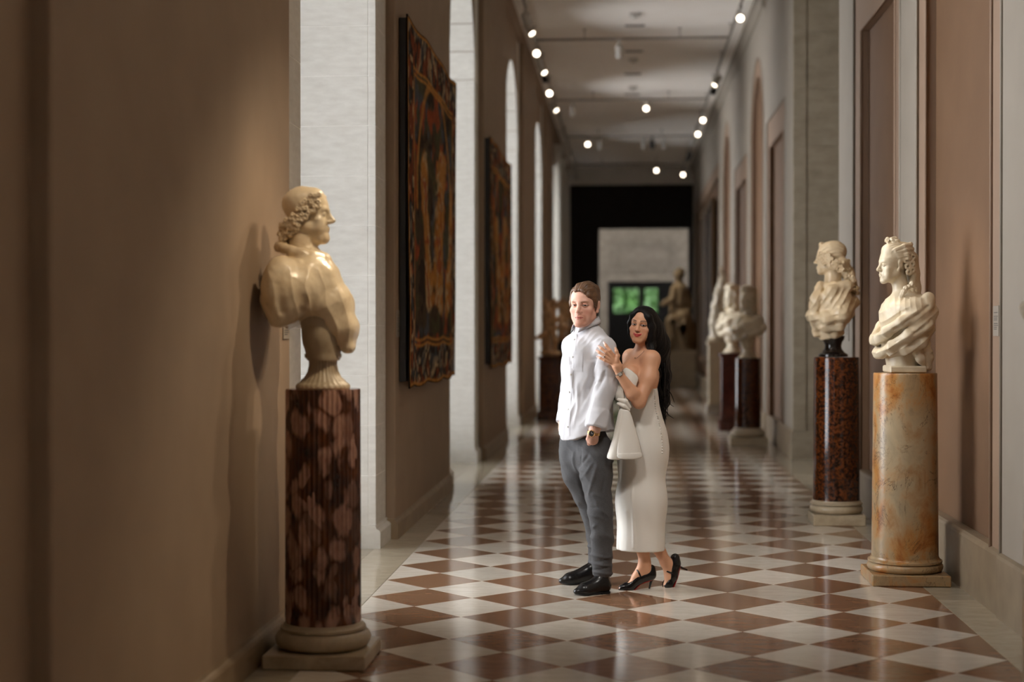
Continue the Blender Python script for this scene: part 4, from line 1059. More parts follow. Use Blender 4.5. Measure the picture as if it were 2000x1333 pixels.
# ---- 1: man in cape and wig, in profile, foreground left
def bust_profile():
    Y0 = 7.04; loc = np.array([-1.402, Y0, 1.262]); t = thing('marble_bust', loc, 'cream marble bust of a man in profile, on the fluted column at left')
    A = lambda px, py, dy=0.: at(px, py, Y0)+np.array([0,dy,0])
    S = Sculpt.cube((-1.67,6.73,1.40), (-1.19,7.35,2.20), .0036)
    fr = Frame(A(603,421), (1,0,0), (0,0,1), .985); P, R, c = fr.p, fr.R, fr.s
    # trunk
    S.ell(A(592,566), (.150,.250,.155), None, .03); S.ell(A(566,580), (.088,.255,.150), None, .04); S.ell(A(612,540), (.095,.17,.13), None, .05)
    for dy in (-.17,.17): S.ell(A(566,572,dy), (.095,.105,.165), None, .04)
    for dy in (-.06,0,.06): S.chain([A(630,548,dy), A(656,592,dy*.9), A(674,640,dy*.7), A(679,676,dy*.5)], [.075,.062,.046,.028], .04)
    S.cap(A(640,600,-.09), A(655,640,-.07), .06, .035, .04); S.cap(A(640,600,.09), A(655,640,.07), .06, .035, .04)
    S.cap(A(588,520), P(0,-.03,-.05), .074, .064, .03)
    for w in np.linspace(0, 2*math.pi, 15)[:-1]:                       # turned collar
        w2 = w+2*math.pi/14
        q = lambda a: A(590,500)+np.array([.105*math.cos(a), .115*math.sin(a), -.030*math.cos(a)+.012])
        S.cap(q(w), q(w2), .019, .019, .025)
    S.cap(A(612,500), A(632,528), .022, .02, .02)
    # scoop beneath the cape
    S.ell(A(560,690), (.16,.34,.105), None, .012, 'sub'); S.ell(A(615,700), (.10,.40,.10), None, .012, 'sub')
    head(S, fr, dict(jaw=1.05, chin=1.1, nose=1.22, nostril=0, lips=.9, brow=1.2, fat=.006, ear=0, eye=1.0))
    S.ell(P(0,.055,-.112), np.array([.045,.04,.026])*c, R, .02)             # double chin
    # smooth wig cap and side curls
    S.ell(P(0,-.026,.050), np.array([.083,.100,.086])*c, R, .012); S.ell(P(0,.030,.092), np.array([.058,.040,.036])*c, R, .02)
    S.ell(P(0,-.088,-.075), np.array([.060,.038,.040])*c, R, .01)
    rr = random.Random(5)
    for s in (-1,1):
        def gen():
            u = rr.random(); y = .044-.150*u+rr.uniform(-.022,.022); z = .066-.150*u+rr.uniform(-.034,.030); x = .072+.014*math.sin(math.pi*min(1,u+.1))-.035*max(0,u-.75)
            return P(s*x, y, z), R[:,0]*s+R[:,2]*.2-R[:,1]*max(0,u-.7)*2
        for p, nn in scatter(rr, 54, gen, .0165): ringlet(S, p, nn, .0125)
    def gen(): return P(rr.uniform(-.062,.062), -.118+rr.uniform(-.012,.012), -.080+rr.uniform(-.040,.040)), -R[:,1]+R[:,0]*rr.uniform(-1,1)
    for p, nn in scatter(rr, 30, gen, .017): ringlet(S, p, nn, .0135)
    # buttons down the front
    for i in range(15):
        u = i/14; x = 628+58*u**.85; y = 522+160*u; S.ell(A(x-3,y,-.018), (.006,.006,.006), None, .003)
    sf = S.mesh().relax(1,.35)
    folds(sf, [([(575,520,-.2),(568,560,-.26),(575,610,-.26)],.020,-.012), ([(598,520,-.16),(610,560,-.20),(612,610,-.18)],.018,.012), ([(545,560,-.2),(548,600,-.24),(560,630,-.24)],.016,-.012), ([(530,540,-.1),(540,590,-.18),(552,632,-.2)],.014,.012),
               ([(620,545,-.12),(640,570,-.11),(650,600,-.10)],.014,-.010), ([(610,570,-.17),(630,600,-.14),(645,625,-.11)],.014,.012), ([(600,600,-.2),(622,620,-.16),(640,628,-.12)],.013,-.010), ([(640,600,-.1),(655,630,-.08),(668,670,-.05)],.012,.010), ([(555,505,-.12),(545,540,-.2)],.018,.010)], lambda q: A(*q))
    zz = A(600,520)[2]; m = sstep(zz-sf.V[:,2], 0, .05)*sstep(-1.38-sf.V[:,0]+.25*(zz-sf.V[:,2]), -.12, .10)
    drapery(sf, (.9,.3,.25), 42, .008, sstep(zz-sf.V[:,2],-.01,.06), .28, 2.)
    relief(sf, .003, 14); body = Surf(sf.V-loc, sf.F).obj('marble_figure', MAT['cream_marble'], t)
    # dark unlit support inside the cape and the socle
    K = Sculpt.cube(A(560,705,-.2), A(700,600,.2)+np.array([0,0,0]), .005); K.chain([A(628,625), A(630,660), A(632,694)], [.10,.088,.078], .02, flat=((0,1,0),.8)); ks = K.mesh(); ks.V -= loc; ks.obj('support', MAT['socle_marble'], t)
    socle(t, tuple(A(631,762)-loc-np.array([0,0,0])), [(.001,0),(.118,0),(.126,.010),(.126,.022),(.116,.032),(.108,.036),(.104,.044),(.086,.060),(.072,.085),(.066,.115),(.066,.135),(.078,.146),(.086,.152),(.086,.168),(.001,.168)], MAT['socle_marble'], flutes=14)
bust_profile()

# ---- 2: lady with high dressed hair and drapery, right
def bust_lady():
    Y0 = 9.53; loc = np.array([1.704, Y0, 1.274]); t = thing('marble_bust', loc, 'white marble bust of a lady with curled hair, on the orange marble column')
    A = lambda px, py, dy=0.: at(px, py, Y0)+np.array([0,dy,0])
    S = Sculpt.cube((1.47,9.27,1.278), (1.93,9.80,2.16), .0034)
    fr = Frame(A(1745,519), (-.96,-.28,.0), (0,0,1), .93); P, R, c = fr.p, fr.R, fr.s
    # trunk and shoulders
    S.chain([A(1766,715), A(1764,660), A(1766,612)], [.115,.135,.135], .04, flat=((1,0,0),1.1)); S.ell(A(1768,604), (.125,.215,.085), None, .04); S.ell(A(1748,618), (.09,.15,.09), None, .05)
    for dy in (-.15,.15): S.ell(A(1782,622,dy), (.085,.075,.12), None, .03)
    S.cap(A(1764,585), P(0,-.03,-.05), .052, .046, .03)
    # drapery: broad twisted folds from the far shoulder across the front and round the arm
    for pts, rs in [([(1806,584,-.12),(1780,610,-.20),(1750,630,-.20),(1724,648,-.15),(1714,662,-.05)],[.040,.036,.034,.034,.030]), ([(1814,610,-.12),(1796,636,-.19),(1764,655,-.20),(1734,676,-.16),(1719,690,-.06)],[.040,.038,.036,.034,.030]),
                    ([(1808,640,-.10),(1790,668,-.17),(1760,682,-.17),(1736,690,-.13)],[.040,.036,.034,.026]), ([(1714,662,-.05),(1712,664,.06),(1730,640,.15),(1770,600,.2)],[.035,.035,.04,.04]), ([(1719,690,-.06),(1718,690,.06),(1740,676,.14)],[.034,.034,.04]),
                    ([(1796,665,-.10),(1806,695,-.09),(1808,716,-.08)],[.045,.036,.026]), ([(1780,672,-.14),(1790,700,-.13),(1802,716,-.10)],[.030,.028,.022])]:
        S.chain([A(*q) for q in pts], rs, .015, flat=((.3,-.9,.2),1.3))
    S.ell(A(1804,600,0), (.05,.20,.075), None, .03)
    S.fn((1.4,9.2,1.2),(2.0,9.9,1.36), lambda X,Y,Z: f32(1.280)-Z+0*X+0*Y, .0, 'int')
    # floral trim round the neck line
    rr = random.Random(8)
    for i in range(30):
        u = i/29; q = np.array([1778-50*u**.7, 556+90*u**1.25]); dy = -.10+.06*u
        curl(S, A(q[0]+rr.uniform(-3,3), q[1]+rr.uniform(-3,3), dy-.045*math.sin(math.pi*u)*1.0), (-.5,-.8,.2), .010, .0065, .003, 1.1)
        curl(S, A(q[0]+2, q[1]+rr.uniform(-3,3), -dy+.05*math.sin(math.pi*u)), (-.5,.8,.2), .010, .0065, .003, 1.1)
    head(S, fr, dict(jaw=.96, chin=.9, nose=1.06, lips=1.0, brow=.8, ear=1.0, eye=1.0))
    # high swept hair
    S.ell(P(0,-.030,.070), np.array([.086,.094,.086])*c, R, .012); S.ell(P(0,.020,.098), np.array([.066,.060,.050])*c, R, .02); S.ell(P(0,-.075,.060), np.array([.074,.064,.092])*c, R, .02)
    for s in (-1,1):
        for (y0,z0,y1,z1,r) in ((.02,.10,-.09,.135,.016),(.005,.078,-.10,.105,.017),(-.005,.052,-.105,.072,.017),(-.015,.030,-.105,.040,.016)):
            S.chain([P(s*.070,y0,z0), P(s*.084,(y0+y1)/2,(z0+z1)/2+.006), P(s*.060,y1,z1)], [r*.7,r*.9,r*.9], .010)
        for (y,z,r) in ((-.060,.068,.015),(-.055,.030,.017),(-.062,-.008,.017),(-.070,-.046,.016),(-.090,.010,.016),(-.092,-.032,.016),(-.095,.052,.015)):
            curl(S, P(s*.083,y,z), R[:,0]*s, r, .0082, .002, 1.0); S.ell(P(s*.090,y,z), (.0062,)*3, None, .002, 'sub')
        S.chain([P(s*.055,-.10,.03), P(s*.055,-.115,-.05), P(s*.050,-.110,-.11), P(s*.045,-.120,-.15)], [.022,.022,.019,.016], .01); curl(S, P(s*.058,-.118,-.165), R[:,0]*s, .017, .010, .004, 1.3)
    S.chain([P(0,-.13,.05), P(0,-.145,-.05), P(0,-.155,-.15), P(0,-.16,-.20)], [.04,.036,.034,.03], .02)
    for i in range(16): curl(S, P(rr.uniform(-.03,.03), .012+rr.uniform(-.035,.03), .160+rr.uniform(-.014,.02)), (rr.uniform(-1,1),rr.uniform(-1,1),1), .011, .007, .003, 1.1)
    sf = S.mesh().relax(1,.3)
    L = fr.inv(sf.V); hairm = sstep(L[:,2]-.4*L[:,1], .05, .08)*sstep(-.02-(L[:,1]-.075),0,.02); sf.push(hairm*np.sin(np.arctan2(L[:,0],L[:,2]+.02)*55-L[:,1]*30)*.0013)
    folds(sf, [([(1800,600,-.2),(1770,622,-.24),(1735,645,-.20)],.010,-.010), ([(1808,625,-.2),(1780,648,-.23),(1740,668,-.19)],.010,-.010), ([(1800,655,-.16),(1776,672,-.21),(1745,684,-.17)],.009,-.008), ([(1798,690,-.13),(1804,716,-.12)],.008,-.008), ([(1757,578,-.12),(1750,605,-.18),(1744,630,-.19)],.007,-.005), ([(1768,582,-.14),(1766,605,-.2)],.007,-.005), ([(1778,585,-.15),(1782,600,-.2)],.007,-.004)], lambda q: A(*q))
    zz = A(1760,585)[2]; drapery(sf, (.60,.05,-.80), 70, .0075, sstep(zz-sf.V[:,2],.02,.09)*sstep(sf.V[:,2]-1.36,0,.03), .10, 5.); drapery(sf, (.9,-.3,.2), 95, .004, sstep(zz+.03-sf.V[:,2],0,.03)*sstep(sf.V[:,2]-zz+.09,0,.04), .15, 1.)
    relief(sf, .0022, 16); Surf(sf.V-loc, sf.F).obj('marble_figure', MAT['white_marble'], t)
    MB().bbox(-.115,.105,-.14,.13,.002,.045,.008).build('base_block', MAT['white_marble'], t)
bust_lady()

# ---- 3: man in long wig on a black socle, seen from behind his shoulder
def bust_black_socle():
    Y0 = 12.36; loc = np.array([1.672, Y0, 1.323]); t = thing('marble_bust', loc, 'cream marble bust with wig and draped cloak, on the dark red granite column')
    A = lambda px, py, dy=0.: at(px, py, Y0)+np.array([0,dy,0])
    S = Sculpt.cube((1.40,12.08,1.46), (1.90,12.66,2.27), .0040)
    fr = Frame(A(1620,506), (-.92,.20,.0), (0,0,1), 1.04); P, R, c = fr.p, fr.R, fr.s
    S.chain([A(1622,650), A(1622,610)], [.10,.14], .04); S.ell(A(1624,596), (.165,.22,.13), None, .04); S.ell(A(1612,606), (.13,.16,.13), None, .04)
    for dy in (-.16,.16): S.ell(A(1636,598,dy), (.10,.09,.14), None, .03)
    S.cap(A(1626,560), P(0,-.03,-.05), .07, .06, .03)
    for pts, rs in [([(1600,560,-.10),(1590,585,-.16),(1588,612,-.14)],[.04,.045,.04]), ([(1650,560,-.16),(1618,570,-.20),(1596,590,-.16)],[.05,.045,.04]), ([(1664,590,-.10),(1640,612,-.22),(1610,622,-.20),(1588,618,-.10)],[.05,.055,.05,.045]), ([(1658,612,-.08),(1634,634,-.16),(1606,638,-.14),(1592,630,-.04)],[.04,.045,.042,.035]), ([(1590,630,-.05),(1594,650,-.03),(1600,655,.03)],[.04,.03,.02]), ([(1612,640,-.12),(1628,652,-.10),(1640,648,-.06)],[.03,.03,.03]), ([(1588,618,-.1),(1588,618,.1),(1640,580,.2)],[.045,.045,.05])]:
        S.chain([A(*q) for q in pts], rs, .028, flat=((.3,-.9,.2),1.3))
    for w in np.linspace(0, 2*math.pi, 13)[:-1]:
        q = lambda a: A(1628,560)+np.array([.115*math.cos(a), .125*math.sin(a), .02*math.cos(a)]); S.cap(q(w), q(w+2*math.pi/12), .034, .034, .02)
    head(S, fr, dict(jaw=1.05, nose=1.1, ear=0))
    S.ell(P(0,-.026,.052), np.array([.086,.106,.086])*c, R, .012); S.ell(P(0,.06,.105), np.array([.022,.020,.026])*c, R, .012)
    rr = random.Random(9)
    S.chain([P(-.03,-.10,-.04), A(1657,535), A(1664,556,.0), A(1668,572,.0)], [.055,.050,.040,.028], .02)
    for s in (-1,1):
        def gen(): u = rr.random(); return P(s*(.082+.014*math.sin(3*u)), .052-.150*u+rr.uniform(-.02,.02), .020-.085*u+rr.uniform(-.045,.03)), R[:,0]*s
        for p, nn in scatter(rr, 40, gen, .020): ringlet(S, p, nn, .0155)
    def gen(): u = rr.random(); return A(1648+20*u+rr.uniform(-7,8), 516+54*u+rr.uniform(-7,7), rr.uniform(-.075,-.03)), np.array([.4,-.9,.1])
    for p, nn in scatter(rr, 44, gen, .023): ringlet(S, p, nn, .018)
    sf = S.mesh().relax(1,.3); L = fr.inv(sf.V)
    folds(sf, [([(1606,568,-.15),(1598,590,-.2),(1594,612,-.17)],.012,-.012), ([(1655,600,-.2),(1625,618,-.25),(1596,622,-.2)],.010,-.012), ([(1650,585,-.2),(1636,600,-.25),(1640,620,-.25)],.012,-.008), ([(1650,625,-.16),(1620,636,-.21),(1596,636,-.15)],.009,-.010), ([(1620,575,-.2),(1612,600,-.24)],.012,.010)], lambda q: A(*q))
    zz = A(1620,560)[2]; drapery(sf, (.85,.1,-.5), 70, .010, sstep(zz-sf.V[:,2],.0,.05)*sstep(sf.V[:,2]-zz+.24,0,.06), .14, 8.); drapery(sf, (.25,.0,-1.), 75, .009, sstep(zz-.19-sf.V[:,2],.0,.05), .14, 3.)
    hm_ = sstep(L[:,2],.01,.04)*sstep(.085-L[:,1]-.3*(L[:,2]-.05),0,.02); sf.push(hm_*np.sin(np.arctan2(L[:,0],L[:,2])*26+L[:,1]*36+fbm(L,20,2)*2)*.0028)
    relief(sf, .004, 13); Surf(sf.V-loc, sf.F).obj('marble_figure', MAT['cream_marble'], t)
    socle(t, tuple(A(1627,697)-loc-np.array([0,0,0])), [(.001,.0),(.116,.0),(.116,.018),(.104,.026),(.090,.034),(.070,.060),(.064,.085),(.072,.115),(.088,.140),(.092,.165),(.001,.165)], MAT['black_marble'])
bust_black_socle()

# ---- smaller, farther busts share one recipe
def bust_far(loc, s, face, label, mat, h=.0075, wig=1.0, drape=1, seed=1, sock=None, headback=0.):
    loc = np.asarray(loc, float); t = thing('marble_bust', loc, label); f = unit(face); B = Frame(loc, f, (0,0,1), s); Q = B.p
    S = Sculpt.cube(loc+np.array([-.42,-.42,.02])*s, loc+np.array([.42,.42,1.02])*s, h)
    S.chain([Q(0,.02,.20), Q(0,.02,.34)], [.09*s,.14*s], .05); S.ell(Q(0,.02,.42), np.array([.23,.145,.16])*s, B.R, .05); S.ell(Q(0,.08,.40), np.array([.15,.10,.13])*s, B.R, .05)
    for x in (-.17,.17): S.ell(Q(x,-.01,.42), np.array([.085,.10,.15])*s, B.R, .03)
    hd = Frame(Q(0,.02-headback,.755), f, (0,0,1), s*1.05); S.cap(Q(0,0,.54), hd.p(0,-.02,-.06), .065*s, .06*s, .03)
    head(S, hd, dict(ear=0))
    P = hd.p; c = hd.s; S.ell(P(0,-.03,.055), np.array([.09,.105,.09])*c, hd.R, .02)
    rr = random.Random(seed)
    if wig:
        for x in (-1,1): S.chain([P(x*.035,.02,.12), P(x*.070,-.02,.05), P(x*.076,-.03,-.06), P(x*.080,-.01,-.15)], [.030*c,.030*c,.030*c,.026*c], .015)
        S.chain([P(0,-.09,.06), P(0,-.10,-.08), P(0,-.09,-.18)], [.06*c,.058*c,.048*c], .02)
        def gen():
            a = rr.uniform(0.95, 2*math.pi-.95) if rr.random() < .85 else rr.uniform(-.9,.9); z = rr.uniform(-.20,.15) if abs(a) > .9 else rr.uniform(.11,.15); rx = .094 if z < .05 else .094-(z-.05)*.4
            return P(rx*math.sin(a), -.03+.10*math.cos(a), z), B.R@np.array([math.sin(a),math.cos(a),0])
        for p, nn in scatter(rr, 95, gen, .028*c): ringlet(S, p, nn, .024*c)
        for x in (-1,1): S.ell(P(x*.034,.005,.130), np.array([.048,.070,.052])*c, hd.R, .015)
        def gen(): a = rr.uniform(0,6.28); q = rr.random()**.5; return P(.078*q*math.cos(a), .005+.075*q*math.sin(a), .182-.045*q*q-.02*(abs(math.cos(a)*q) < .2)), np.array([math.cos(a)*.6,math.sin(a)*.6,.7])
        for p, nn in scatter(rr, 26, gen, .030*c): ringlet(S, p, nn, .022*c)
    if drape:
        for pts, rs in [([(-.22,.0,.50),(-.10,.15,.42),(.06,.17,.36),(.20,.06,.33)],[.05,.055,.055,.05]), ([(-.24,-.04,.40),(-.12,.12,.32),(.06,.13,.27),(.18,.04,.26)],[.05,.05,.045,.04]), ([(.22,-.02,.50),(.23,.03,.38),(.20,.05,.28)],[.05,.055,.04]), ([(0,.13,.52),(.02,.17,.44)],[.035,.03])]:
            S.chain([Q(*q) for q in pts], [r*s for r in rs], .016)
    sf = S.mesh().relax(1,.3); drapery(sf, (.6,.1,-.8), 45, .016, sstep(Q(0,0,.54)[2]-sf.V[:,2],0,.06), .3, seed); relief(sf, .005, 12, off=seed); Surf(sf.V-loc, sf.F).obj('marble_figure', mat, t)
    socle(t, (0,0,0), [(.001,0),(.12*s,0),(.125*s,.02*s),(.11*s,.035*s),(.075*s,.07*s),(.066*s,.13*s),(.08*s,.19*s),(.095*s,.22*s),(.001,.23*s)], sock or mat)
    return t
bust_far((1.640,20.80,1.165), 1.03, (-.75,-.66,0), 'pale marble bust in a heavy curled wig, on the brown granite column', MAT['white_marble'], .0075, seed=3)
bust_far((1.640,23.85,at(1425,690,23.7)[2]), 1.12, (-.8,-.6,0), 'pale marble bust with towering wig, partly behind the brown column bust', MAT['white_marble'], .0085, seed=5)
bust_far((1.735,6.05,1.285), .92, (-1,.15,0), 'marble bust cut off by the right edge of the picture', MAT['white_marble'], .0055, wig=0, seed=7, headback=.09)

# ---- draped figure with a raised arm on the grey square pedestal
def raised_arm():
    z0 = at(1400,668,28.7)[2]; loc = np.array([1.74,28.9,z0]); t = thing('marble_figure_raised_arm', loc, 'small pale marble figure raising one arm, on the grey square pedestal', 'statue')
    A = lambda px, py, dy=0.: at(px, py, 28.9)+np.array([0,dy,0]); S = Sculpt.cube(A(1380,672,-.30), A(1432,515,.30), .010)
    S.ell(A(1405,662), (.22,.20,.07), None, .03); S.chain([A(1404,655), A(1402,628), A(1403,600)], [.16,.15,.13], .06); S.chain([A(1403,600), A(1406,578), A(1407,560)], [.12,.11,.08], .04); S.ell(A(1409,548), (.065,.07,.085), None, .03); S.chain([A(1409,566,-.06), A(1412,545,-.1), A(1408,532,-.1), A(1406,522,-.1)], [.05,.04,.033,.025], .02); S.chain([A(1404,570,.05), A(1399,590,-.05), A(1410,602,-.12)], [.045,.036,.03], .02); S.chain([A(1412,640), A(1420,600), A(1414,570)], [.10,.08,.06], .04); S.chain([A(1393,640,-.1), A(1408,615,-.14), A(1416,590,-.1)], [.04,.04,.03], .02)
    S.d = np.maximum(S.d, f32(z0+.004)-S.ax[2].reshape(1,1,-1))
    sf = S.mesh().relax(1,.3); drapery(sf, (.9,.2,.25), 40, .022, sstep(sf.V[:,2]-z0,.01,.05), .3, 6.); Surf(sf.V-loc, sf.F).obj('marble_body', MAT['white_marble'], t)
raised_arm()
# ---- seated statue at the far end
def seated():
    z0 = at(1330,686,42.4)[2]; loc = np.array([1.46,42.6,z0]); t = thing('seated_statue', loc, 'tan stone seated statue on the white plinth at the far end', 'statue')
    A = lambda px, py, dy=0.: at(px, py, 42.6)+np.array([0,dy,0]); S = Sculpt.cube(A(1285,688,-.5), A(1362,520,.5), .017)
    S.chain([A(1327,680), A(1328,655), A(1326,635)], [.42,.36,.36], .1); S.ell(A(1328,628), (.34,.34,.30), None, .1); S.chain([A(1328,615), A(1326,590), A(1327,568)], [.28,.24,.24], .08); S.cap(A(1327,560), A(1326,548), .10, .09, .05); S.ell(A(1325,537,-.03), (.125,.14,.165), None, .03); S.ell(A(1329,534), (.13,.14,.15), None, .04)
    S.chain([A(1317,566,-.15), A(1312,585,-.25), A(1300,592,-.3), A(1293,595,-.3)], [.10,.085,.07,.06], .04); S.chain([A(1338,568,.1), A(1346,592,.0), A(1342,612,-.2)], [.10,.085,.07], .04); S.chain([A(1330,620,-.25), A(1312,628,-.35), A(1311,660,-.35), A(1308,680,-.38)], [.17,.15,.12,.10], .06); S.chain([A(1336,622,-.2), A(1332,640,-.38), A(1334,678,-.35)], [.17,.15,.12], .06); S.chain([A(1348,640,.1), A(1352,665,.1)], [.18,.16], .06)
    S.ell(A(1330,684), (.44,.42,.10), None, .03)
    S.d = np.maximum(S.d, f32(z0+.004)-S.ax[2].reshape(1,1,-1))
    sf = S.mesh().relax(1,.3); drapery(sf, (.9,.2,.25), 16, .05, sstep(A(1327,590)[2]-sf.V[:,2],0,.3), .3, 4.); relief(sf, .012, 14); sf.V[:,2] = np.maximum(sf.V[:,2], z0+.001); Surf(sf.V-loc, sf.F).obj('stone_body', MAT['socle_marble'], t)
seated()
# ---- gilded group on the left
def gilded_group(Y0, c, zoff, shift, label, mat, sc=1.0):
    z0 = zoff; loc = np.array([c[0],c[1],z0]); t = thing('figure_group', loc, label, 'sculpture')
    A = lambda px, py, dy=0.: loc+(at(px, py, 26.4)-at(1072,698,26.4))*sc+np.array([0,dy,0])
    S = Sculpt.cube(A(1036,700,-.34), A(1108,578,.34), .0095)
    S.ell(A(1073,692), (.19*sc,.18*sc,.055), None, .02); S.chain([A(1062,690), A(1064,665), A(1068,640)], [.075*sc,.07*sc,.06*sc], .03)
    S.chain([A(1081,688,-.05), A(1083,668,-.08), A(1078,645,-.02), A(1075,628)], [.03,.04,.05,.075], .02); S.chain([A(1070,688,.05), A(1066,662,.10), A(1072,640)], [.03,.04,.055], .02); S.chain([A(1075,630), A(1074,612), A(1078,598)], [.085,.08,.07], .03); S.ell(A(1080,590,-.03), (.045,.05,.055), None, .02); S.chain([A(1081,602), A(1090,594,-.05), A(1099,585,-.05)], [.042,.034,.026], .02); S.chain([A(1073,604,.05), A(1064,598,.1), A(1070,590,.1)], [.042,.034,.028], .02)
    S.chain([A(1062,655,-.12), A(1052,660,-.14), A(1044,663,-.14)], [.05,.04,.026], .02); S.chain([A(1066,630,-.1), A(1067,612,-.13), A(1064,598,-.12)], [.07,.07,.05], .03); S.ell(A(1063,590,-.12), (.042,.045,.05), None, .02); S.chain([A(1090,625,.05), A(1098,640,.05), A(1094,660,.05)], [.06,.05,.04], .03)
    S.d = np.maximum(S.d, f32(z0+.004)-S.ax[2].reshape(1,1,-1))
    sf = S.mesh().relax(1,.3); relief(sf, .012, 13); sf.V[:,2] = np.maximum(sf.V[:,2], z0+.001); Surf(sf.V-loc, sf.F).obj('figures', mat, t)
gilded_group(26.4, (-1.30,26.4), at(1072,697,26.2)[2], 0, 'gilded sculpture of intertwined figures on the brown pedestal at left', MAT['bronze'])
gilded_group(33.0, (-1.32,33.0), at(1100,668,33.0)[2], 0, 'darker gilded figures on the black pedestal, half behind the man', MAT['bronze'], .9)
# ================================================================== the man
def man():
    root = empty('person', at(1150, 1150, 9.1)*np.array([1,1,0]))
    tag(root, 'man in white shirt and grey trousers, hand in pocket, looking at the camera', 'person')
    inv = -np.array(root.location)
    Fd = unit((-.82,-.57,0)); Ld = np.array([.57,-.82,0])          # facing and left-hand directions
    HR = Frame(at(1141.5, 598, 9.06), (-.30,-.95,-.01), (.02,.0,1), 1.06)
    # --- joints
    hipR, kneeR, ankR = at(1124,872,9.19), at(1159,1000,9.27), at(1166,1104,9.31)
    hipL, kneeL, ankL = at(1164,872,9.03), at(1172,1000,8.97), at(1175,1122,8.96)
    shL, elL, wrL = at(1180,690,8.985), at(1183,756,8.965), at(1162,838,8.912)
    shR, elR, wrR = at(1120,694,9.26), at(1116,752,9.29), at(1101,824,9.19)
    pel, wai, che, nec = at(1145,862,9.11), at(1147,790,9.11), at(1147,705,9.12), at(1150,648,9.12)
    lo = at(1060,540,8.75); ax = axis((-.50,-.36,.006),(-.36,-.10,.0024),(-.10,.05,.006)); 
    S = Sculpt(axis((-.46,-.385,.006),(-.385,-.14,.0024),(-.14,.03,.006)), axis((8.78,8.93,.006),(8.93,9.20,.0024),(9.20,9.48,.006)), axis((0.02,.80,.008),(.80,.98,.004),(.98,1.50,.007),(1.50,1.86,.0024)))
    S.chain([pel, wai, che], [.11,.105,.125], .04, flat=(Fd,1.35)); S.cap(che, nec, .12, .07, .04)
    S.chain([hipL,kneeL,ankL],[.070,.048,.036],.03); S.chain([hipR,kneeR,ankR],[.070,.048,.036],.03)
    S.chain([shL,elL,wrL],[.055,.042,.030],.02); S.chain([shR,elR,wrR],[.055,.042,.030],.02)
    S.cap(nec, HR.p(0,-.035,-.04), .060, .055, .02); S.cap(nec+Fd*.01, HR.p(0,.0,-.07), .055, .050, .02)
    head(S, HR, dict(jaw=.86, chin=1.05, nose=1.05, lips=.72, brow=1.30, eye=.95, ear=.92, fat=-.004, lid=1.15))
    # left hand sliding into the trouser pocket
    w2, kn = at(1160,845,8.912), at(1158,859,8.935)
    S.cap(wrL, w2, .030, .028, .015); S.cap(w2, kn, .030, .034, .015, flat=(unit((.3,-.95,0)),1.5))
    for i,(dx,dl) in enumerate(((-7,16),(-2.5,18),(2,17),(6,14))):
        S.chain([at(1158+dx*.9,861,8.94), at(1159+dx*.8,869,8.965), at(1161+dx*.7,861+dl,8.985)], [.0105,.010,.009], .004)
    S.chain([at(1151,849,8.905), at(1148,858,8.93), at(1150,868,8.96)], [.012,.0105,.0095], .006)
    S.chain([wrR, at(1101,838,9.17), at(1103,850,9.17)], [.027,.028,.028], .02)
    for dx in (-4,-1,2,5): S.chain([at(1103+dx,848,9.17), at(1106+dx,866,9.17)], [.010,.009], .004)
    sf = S.mesh().relax(1,.35)
    base = srgb(228,178,156)[:3]
    col = face_tint(sf.V, HR, base, dict(blush=srgb(214,128,108)[:3], lips=srgb(188,112,98)[:3], mouth=srgb(110,52,44)[:3], brow=srgb(132,90,62)[:3], brow_a=.60, brow_w=.0040, brow_z=-.0045, iris=srgb(40,38,36)[:3], stubble=srgb(170,104,78)[:3], goatee=1, shadow=srgb(170,108,88)[:3], shade_a=.75, lash=.75, open=.72, look=-.0035, lip_h=.75))
    sf.V += inv
    skin = tint_mat('man_skin', .50, 0, .45, .05, 260)
    body = sf.obj('body', skin, root, col)
    # --- hair, swept back
    c = HR.s
    H = Sculpt(axis((-.40,-.12,.0026)), axis((8.92,9.25,.0026)), axis((1.56,1.87,.0026)))
    R = HR.R; P = HR.p
    H.ell(P(0,-.024,.046), np.array([.080,.098,.085])*c, R, .01); H.ell(P(0,.026,.060), np.array([.066,.062,.058])*c, R, .02)
    H.chain([P(.030,.074,.082), P(.015,.050,.106), P(-.01,-.01,.118)], [.010,.017,.022], .02); H.chain([P(.016,.080,.084), P(-.018,.084,.078), P(-.048,.068,.058), P(-.068,.032,.036)], [.009,.012,.012,.014], .010); H.chain([P(-.04,.060,.080), P(-.045,.02,.098), P(-.045,-.05,.095)], [.014,.018,.024], .02); H.chain([P(.050,.040,.078), P(.056,.0,.085)], [.012,.018], .02); H.chain([P(-.008,.076,.090), P(-.02,.045,.112), P(-.025,-.02,.116)], [.012,.017,.02], .02)
    for s_ in (-1,1):
        H.ell(P(s_*.068,.012,.036), np.array([.013,.030,.042])*c, R, .015); H.chain([P(s_*.0745,.022,.02), P(s_*.0725,.016,-.010)], [.010,.006], .012)
    H.ell(P(0,-.065,-.020), np.array([.060,.045,.045])*c, R, .02)
    # clear the face and ears
    H.ell(P(.006,.115,-.012), np.array([.066,.080,.100])*c, R, .010, 'sub'); H.ell(P(0,.060,-.085), np.array([.10,.075,.065])*c, R, .014, 'sub'); 
    H.ell(P(.050,.100,.046), np.array([.026,.06,.052])*c, R, .010, 'sub'); H.ell(P(-.060,.100,.000), np.array([.026,.05,.04])*c, R, .010, 'sub')
    for s in (-1,1): H.ell(P(s*.088,-.008,-.008), np.array([.016,.026,.036])*c, R, .008, 'sub')
    hs = H.mesh().relax(1,.4); L = HR.inv(hs.V)
    ang = np.arctan2(L[:,0], L[:,2]-.02); top = sstep(L[:,2], .02, .08)
